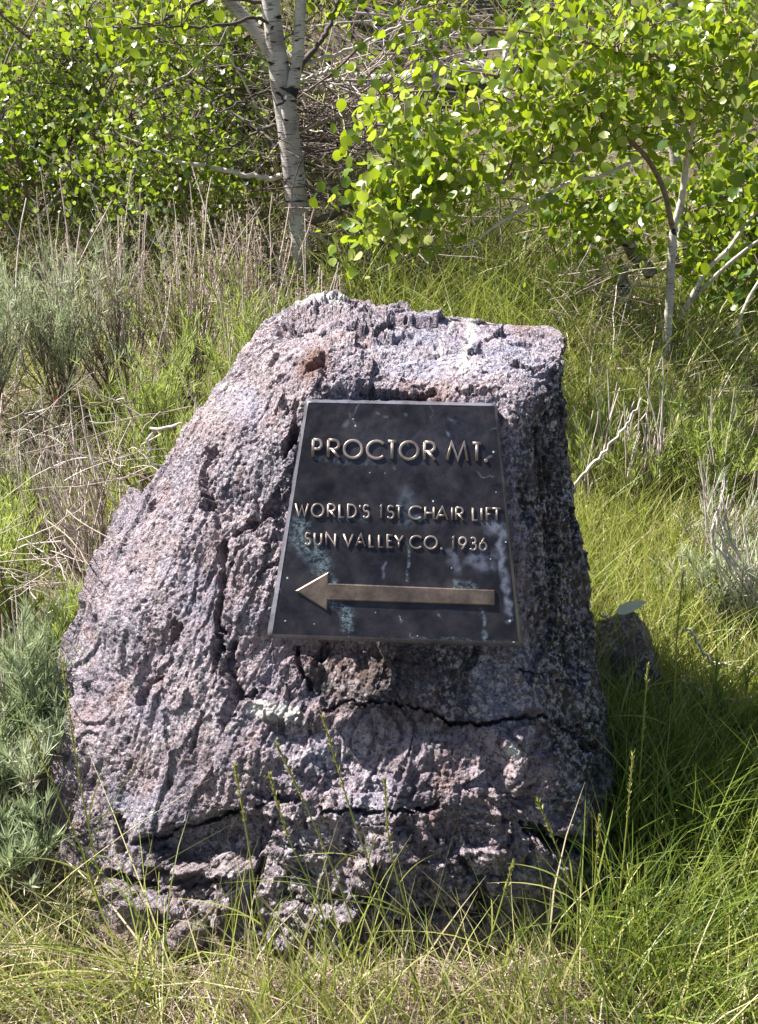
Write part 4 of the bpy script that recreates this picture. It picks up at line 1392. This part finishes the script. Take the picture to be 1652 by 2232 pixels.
GR = "rabbitbrush and sagebrush around the boulder"
rb = lambda *a, **k: brush("rabbitbrush", *a, **{"grp": GR, **k})
sb = lambda *a, **k: brush("sagebrush", *a, **{"grp": GR, **k})
# left side, from the boulder outwards and up
rb("bright green rabbitbrush against the boulder's upper left shoulder", "shrub", 455, 2.75, .40, .34, 16, 150, 28, M_RABBIT, .97, 8, tint=.7)
rb("green rabbitbrush left of the bright one, with dark bare lower branches", "shrub", 330, 2.95, .46, .34, 14, 130, 26, M_RABBIT, .85, 10, tint=.65)
rb("leafy green rabbitbrush behind the boulder's left shoulder under pale stalks", "shrub", 520, 3.3, .48, .34, 12, 120, 26, M_RABBIT, .92, 16, tint=.62, heads=True)
rb("tall dead rabbitbrush with tan seed heads directly behind the boulder top", "shrub", 700, 3.5, .40, .34, 14, 36, 10, M_RABBIT, .4, 70, tint=.5, heads=True)
rb("pale dry stalks standing left of the white aspen's foot", "shrub", 560, 3.75, .56, .32, 12, 60, 16, M_RABBIT, .8, 60, tint=.5, heads=True)
rb("dense row of bleached stalks with fluffy tops at left of centre", "shrub", 420, 3.7, .54, .36, 14, 70, 16, M_RABBIT, .8, 60, tint=.5, heads=True)
rb("dry brown shrub with a fluffy crown at the upper left", "shrub", 270, 3.7, .58, .36, 14, 90, 20, M_SAGE, .8, 44, tint=.6, heads=True)
sb("grey green sagebrush with fine foliage in the upper left", "shrub", 130, 3.6, .50, .44, 16, 150, 30, M_SAGE, .95, 8, tint=.75)
sb("grey green sagebrush at the far left edge below the leafy bushes", "shrub", -40, 3.4, .50, .44, 16, 150, 30, M_SAGE, .95, 8, tint=.7)
rb("mostly dead brown shrub with arching bare branches at far left", "shrub", 60, 2.9, .42, .40, 18, 110, 14, M_SAGE, .5, 18, tint=.5, heads=True)
rb("dead twiggy shrub with leaning dark branches left of the boulder", "shrub", 250, 2.6, .44, .36, 18, 130, 7, M_RABBIT, .25, 26, tint=.55, lean=(-.35, 0))
rb("tangle of bleached arching twigs beside the boulder's left flank", "shrub", 210, 2.35, .30, .40, 22, 150, 5, M_SAGE, .2, 10, tint=.5, lean=(.1, -.1))
sb("yellow green sagebrush at the left edge halfway up", "shrub", 20, 2.4, .40, .34, 18, 160, 30, M_RABBIT, .97, 4, tint=.8)
sb("small light green sagebrush touching the boulder's left slope", "shrub", 190, 2.2, .24, .26, 16, 130, 30, M_RABBIT, .97, 3, tint=.75)
sb("mixed sagebrush low at left edge beside bleached twigs", "shrub", 55, 2.12, .28, .28, 14, 90, 26, M_SAGE, .8, 8, tint=.55)
sb("blue grey sagebrush shading the boulder's left edge", "shrub", 95, 1.98, .26, .24, 16, 130, 32, M_SAGE, .98, 0, tint=.38)
sb("silvery sagebrush at the lower left edge beside the boulder", "shrub", 25, 1.82, .24, .22, 16, 110, 30, M_SAGE, .98, 0, tint=.6)
sb("grey leafy weed at the lower left foot of the boulder", "shrub", 30, 1.66, .16, .18, 12, 60, 26, M_SAGE, .95, 0, tint=.38, leafL=(.03, .06), lw=.004)
# right side
rb("bare pale rabbitbrush stalks in front of the curved aspen stem", "shrub", 1400, 2.95, .32, .34, 16, 70, 20, M_RABBIT, .8, 30, tint=.7, lean=(.08, 0))
rb("bleached upright stalks between the boulder and the grey snag", "shrub", 1300, 3.0, .30, .26, 12, 60, 20, M_RABBIT, .8, 26, tint=.6)
rb("green rabbitbrush below the young aspens at right", "shrub", 1530, 3.0, .30, .30, 14, 90, 26, M_RABBIT, .95, 12, tint=.6)
rb("green rabbitbrush at the far right edge in half shade", "shrub", 1640, 2.9, .34, .32, 14, 90, 24, M_RABBIT, .85, 16, tint=.45)
rb("feathery green rabbitbrush beside the curved aspen stem", "shrub", 1445, 3.15, .26, .2, 10, 60, 26, M_RABBIT, .95, 4, tint=.55)
rb("reddish brown dry shrub low in the grass at right", "shrub", 1540, 2.62, .30, .26, 14, 80, 10, M_SAGE, .45, 10, tint=.6)
sb("silvery sagebrush near the right edge above bleached twigs", "shrub", 1590, 2.4, .30, .26, 14, 90, 28, M_SAGE, .9, 8, tint=.75)
sb("dark green weed at the right edge below the bleached twigs", "shrub", 1660, 1.98, .22, .16, 12, 60, 24, M_RABBIT, .95, 0, tint=.12)
# bleached arching twigs at the right edge
tb = ground_at(1690, 2.35)
bt = thing("bleached_twigs", "bunch of bleached white arching twigs reaching in from the right edge", "branches", tb)
for k in range(9):
    y0 = 1330 + rng.uniform(-60, 40)
    r = limb([(1720, y0 + 30), (1660, y0 - 10), (1610 + rng.uniform(-20, 10), y0 - 70 - 10 * k * .5), (1575 + rng.uniform(-25, 25), y0 - 150 - rng.uniform(0, 40)), (1560 + rng.uniform(-20, 40), y0 - 220 - rng.uniform(0, 60))],
             [2.42, 2.39, 2.36, 2.36, 2.37], [9, 8, 6, 4, 2.5], 20, rough=.002)
    v, f, tt = tube_of(r, 6)
    obj("twig", mesh("twig", v - tb, f, True, {"tint": tt * 0 + .9}), M_PALEBR, bt)
for lab, pix, d in [("thin fallen twig lying in sunlit grass right of the boulder", [(1500, 1370), (1540, 1430), (1600, 1450), (1670, 1470)], 2.2), ("dry forked twig in the grass behind the dark rock", [(1310, 1340), (1350, 1370), (1400, 1430), (1420, 1470)], 2.3),
                    ("dead stick leaning in the grass right of the boulder's top", [(1250, 1060), (1300, 1000), (1360, 930), (1400, 870)], 2.75), ("slim brown stick across the shaded grass at right", [(1490, 1480), (1570, 1530), (1660, 1520)], 2.1),
                    ("white dead branch curling from the boulder's left edge", [(395, 925), (330, 940), (325, 990), (360, 1030), (385, 1025)], 2.2)]:
    r = limb(pix, d, [6, 7, 5, 4, 3][:len(pix)], 24, rough=.003)
    m = r[12, :3]
    v, f, tt = tube_of(r, 6)
    o = obj("twig", mesh("twig", v - m, f, True, {"tint": tt * 0 + .7}), M_PALEBR, label=lab, cat="twig")
    o.location = Vector([float(c) for c in m])


# ------------------------------------------------------------------ grass
def in_rock(x, y, m=0.0):
    """keeps plants off the boulder's footprint"""
    return ((x > -.88 + m) & (x < .40 - m) & (y > 1.62 + m) & (y < 2.45)) & (y - 1.62 > np.abs(x + .2) * .1)


def grass(name, n, xr, yr, L, w, tint, up=1.0, spread=.35, lean=(0, 0), bend=.5, mat=None, seg=4, clump=0.0, dens=None, off=0.0):
    x = rng.uniform(*xr, n); y = rng.uniform(*yr, n)
    if clump:
        k = max(4, int(n / 30))
        cx, cy = rng.uniform(*xr, k), rng.uniform(*yr, k)
        c = rng.integers(0, k, n)
        sel = rng.random(n) < .75
        x = np.where(sel, cx[c] + rng.normal(size=n) * clump, x); y = np.where(sel, cy[c] + rng.normal(size=n) * clump, y)
    keep = ~in_rock(x, y)
    if dens is not None:
        keep &= rng.random(n) < dens(x, y)
    x, y = x[keep], y[keep]; n = len(x)
    b = G(x, y); b[:, 2] += off - .005
    d0 = np.stack([rng.normal(size=n) * spread + lean[0], rng.normal(size=n) * spread + lean[1], np.full(n, up)], 1)
    d0 = nrm(d0)
    hz = d0 * np.array([1, 1, 0]); hz = nrm(hz + rng.normal(size=hz.shape) * np.array([.25, .25, 0]))
    g = hz * (rng.random((n, 1)) * bend) + np.array([0, 0, -1]) * (rng.random((n, 1)) ** 1.5 * bend * .8)
    LL = rng.uniform(*L, n); ww = rng.uniform(*w, n)
    tn = np.clip(rng.normal(tint[0], tint[1], n), 0, 1)
    v, f, tt = blades(b, d0, LL, g, ww, tn, seg)
    return obj(name, mesh(name, v, f, True, {"tint": tt}), mat or M_GRASS, kind="stuff")


# litter of dry straw everywhere near
grass("straw", 12000, (-1.6, 1.8), (1.0, 3.4), (.06, .2), (.0014, .0030), (.6, .25), .25, .9, bend=.3, mat=M_STRAW, seg=3)
grass("straw", 11000, (-2.6, 2.6), (3.2, 5.6), (.1, .3), (.0018, .0036), (.6, .25), .35, .8, bend=.3, mat=M_STRAW, seg=3)
# sunlit meadow right of the boulder
grass("grass", 21000, (.30, 2.0), (1.95, 3.6), (.07, .22), (.0020, .0038), (.70, .22), 1, .24, bend=.5, clump=.05)
grass("grass", 6000, (.30, 1.3), (1.9, 2.9), (.12, .28), (.0020, .0038), (.55, .2), 1, .26, bend=.45, clump=.04)
# taller grass behind the boulder, under the hanging leaves
grass("grass", 13000, (-.1, 2.2), (3.2, 5.0), (.18, .46), (.0024, .0045), (.36, .32), 1, .34, bend=.6, clump=.06, dens=lambda x, y: np.where(x > .75, .25, 1.0))
grass("grass", 7000, (.6, 2.4), (3.2, 4.6), (.08, .2), (.0022, .004), (.6, .24), 1, .36, bend=.5, clump=.06)
grass("grass", 8000, (-2.6, -.1), (2.6, 5.2), (.10, .30), (.002, .0038), (.5, .24), 1, .35, bend=.5, clump=.06)
grass("grass", 13000, (-3.0, 3.6), (5.0, 8.5), (.15, .45), (.003, .006), (.5, .26), 1, .45, bend=.6, clump=.08, seg=3, dens=lambda x, y: np.where((x > -.9) & (x < 1.3) & (y < 6.7), .12, 1.0))
grass("grass", 12000, (-6.5, 6.5), (5.0, 12.0), (.2, .55), (.005, .010), (.5, .26), 1, .45, bend=.6, clump=.15, seg=3, dens=lambda x, y: np.where((np.abs(x) < 2.6) & (y < 8), 0.0, 1.0))
# left, low
grass("grass", 4500, (-1.5, -.55), (1.4, 2.6), (.06, .18), (.0016, .003), (.5, .25), 1, .5, bend=.5, clump=.04)
# shaded side: blade tint darkened too, so colour carries some shade
grass("grass", 3600, (.32, 1.1), (1.3, 2.05), (.12, .34), (.0026, .0045), (.32, .18), 1, .32, lean=(.15, 0), bend=.5, clump=.03)
# foreground fringe: green and yellow blades over a mat of dead straw
grass("grass", 1300, (-.95, .95), (1.02, 1.44), (.10, .26), (.0020, .0038), (.60, .34), 1, .5, lean=(-.12, .05), bend=.6, clump=.025)
grass("grass", 520, (-.95, -.2), (1.15, 1.54), (.18, .42), (.0022, .0038), (.62, .33), .7, .5, lean=(-.5, 0), bend=.8, clump=.025)
grass("grass", 420, (-.25, .35), (1.22, 1.47), (.16, .34), (.0022, .0038), (.56, .3), 1, .26, lean=(-.10, .02), bend=.4, clump=.025)
grass("grass", 380, (.30, .95), (1.15, 1.55), (.2, .42), (.0024, .0042), (.5, .3), 1, .4, lean=(.25, .05), bend=.6, clump=.025)
grass("straw", 3500, (-.4, .6), (1.15, 1.5), (.05, .18), (.0014, .0032), (.35, .3), .3, .9, bend=.4, mat=M_STRAW, seg=4, off=.008)
grass("straw", 8500, (-.95, .95), (1.0, 1.46), (.05, .20), (.0012, .0030), (.30, .28), .35, .8, bend=.4, mat=M_STRAW, seg=4, off=.01, clump=.04)

# tall flowering stalks one can count
SG = "tall grass stalks with seed heads round the boulder"
for lab, pix, d in [
    ("grass stalk with a seed head before the ledge left of the boulder's middle", [(585, 2080), (560, 1960), (535, 1800), (512, 1670)], 1.42),
    ("arching grass stalk with seed head left of the tallest central one", [(790, 2080), (740, 1930), (668, 1760), (604, 1625)], 1.43),
    ("tallest grass stalk with long seed head leaning below the plaque", [(860, 2080), (820, 1930), (762, 1760), (703, 1562)], 1.44),
    ("shorter grass stalk with drooping seed head between two taller ones", [(730, 2080), (690, 1960), (630, 1830), (588, 1690)], 1.40),
    ("thin grass stalk rising along the boulder's lower left edge", [(250, 2060), (205, 1860), (165, 1650), (135, 1440)], 1.62),
    ("short grass stalk leaning far left beside the boulder", [(240, 2040), (180, 1860), (120, 1720), (62, 1590)], 1.60),
    ("bent grass stalk with seed head in front of the dark cavity", [(1290, 2100), (1255, 1960), (1215, 1850), (1172, 1745)], 1.44),
    ("upright grass stalk with narrow seed head at the boulder's right corner", [(1285, 2110), (1292, 2000), (1298, 1900), (1306, 1782)], 1.45),
    ("grass stalk with pale seed head standing in the boulder's shade", [(1330, 2120), (1350, 1960), (1366, 1800), (1380, 1640)], 1.50),
    ("very tall green grass stalk crossing the dark rock at right", [(1390, 2000), (1388, 1820), (1398, 1640), (1412, 1450)], 1.75),
    ("grass stalk with seed head left of the boulder's dark foot", [(1040, 2120), (1070, 2040), (1095, 1960), (1118, 1880)], 1.42),
    ("grass stalk with open seed head right of the tallest central one", [(905, 2080), (880, 1960), (850, 1850), (838, 1700)], 1.42),
    ("slim grass stalk against the sunlit meadow at right", [(1480, 1760), (1470, 1560), (1475, 1400), (1490, 1240)], 1.95),
]:
    r = limb(pix, d, [5.0, 4.4, 3.6, 2.4], 26)
    b = r[0, :3].copy()
    r[0, 2] = gz(r[0:1, 0], r[0:1, 1])[0] if r[0, 2] > gz(r[0:1, 0], r[0:1, 1])[0] else r[0, 2]
    t = thing("grass_stalk", lab, "grass stalk", b, SG)
    v, f, tt = tube_of(r, 5)
    obj("stem", mesh("stem", v - b, f, True, {"tint": tt * 0 + .62}), M_GRASS, t)
    n = 120
    u = rng.uniform(.68, 1.0, n)
    ix = np.minimum((u * 25).astype(int), 24); fr = (u * 25 - ix)[:, None]
    p = r[ix, :3] * (1 - fr) + r[ix + 1, :3] * fr
    tg = nrm(r[ix + 1, :3] - r[ix, :3])
    dl = nrm(tg + rng.normal(size=p.shape) * .28)
    v, f, tt = blades(p - b, dl, rng.uniform(.006, .012, n), rng.normal(size=p.shape) * .05, rng.uniform(.0018, .0034, n), rng.random(n), 2)
    obj("seed_head", mesh("seed_head", v, f, False, {"tint": tt}), M_SEED, t)
    n = 3
    k = rng.integers(3, 12, n)
    dl = nrm(np.stack([rng.normal(size=n) * .7, -.2 + rng.normal(size=n) * .3, np.ones(n)], 1))
    for q_ in range(n):
        v, f, tt = blades((r[k[q_], :3] - b)[None], dl[q_][None], [rng.uniform(.10, .2)], (dl[q_] * np.array([1, 1, 0]) * .4 - np.array([0, 0, .35]))[None], [.003], [rng.uniform(.4, .75)], 6)
        obj("blade", mesh("blade", v, f, True, {"tint": tt}), M_GRASS, t)

# fallen leaf specks and the broad pale leaf
def broad_leaf(name, lab, cat, p, y, z, s, mat, tint):
    x = np.cross(y, z)
    v = _lo.copy(); v[:, 0] *= .45
    me = mesh(name, v * s, _lf, True, {"tint": np.full(len(v), tint)})
    o = obj(name, me, mat, label=lab, cat=cat)
    o.matrix_world = Matrix(((x[0], y[0], z[0], p[0]), (x[1], y[1], z[1], p[1]), (x[2], y[2], z[2], p[2]), (0, 0, 0, 1)))
    return o


def leaf_stem(o, a, gx):
    b = np.array([a[0] + gx, a[1] + .02, float(gz(np.array([a[0] + gx]), np.array([a[1] + .02]))[0]) - .01])
    c = np.array([[*(a * (1 - k) + b * k + np.array([.02 * k * (1 - k) * 4, 0, 0]) - a), .0016 + .0006 * k] for k in np.linspace(0, 1, 8)])
    v_, f_, t_ = tube_of(c, 5)
    mi = np.array(o.matrix_world.to_3x3().inverted())
    obj("stem", mesh("stem", v_ @ mi.T, f_, True, {"tint": t_ * 0 + .5}), M_GRASS, o)


y_ = nrm(np.array([.9, .1, .35])); z_ = np.array([-.4, -.5, .75]); z_ = nrm(z_ - y_ * (y_ @ z_))
bl = broad_leaf("broad_leaf", "broad pale green leaf catching the sun in the grass beside the boulder", "leaf", P(1345, 1336, 2.2), y_, z_, .065, M_SAGE, .98)
leaf_stem(bl, P(1345, 1336, 2.2), -.02)
t = NT("orange red petal")
M_RED = t.done(t.principled((.55, .10, .03), .6, .2))
broad_leaf("red_leaf", "small orange red leaf caught in the dry shrub at left", "leaf", P(122, 882, 2.7), nrm(np.array([.2, 0, 1.0])), np.array([0, -1.0, 0]), .022, M_RED, .5)
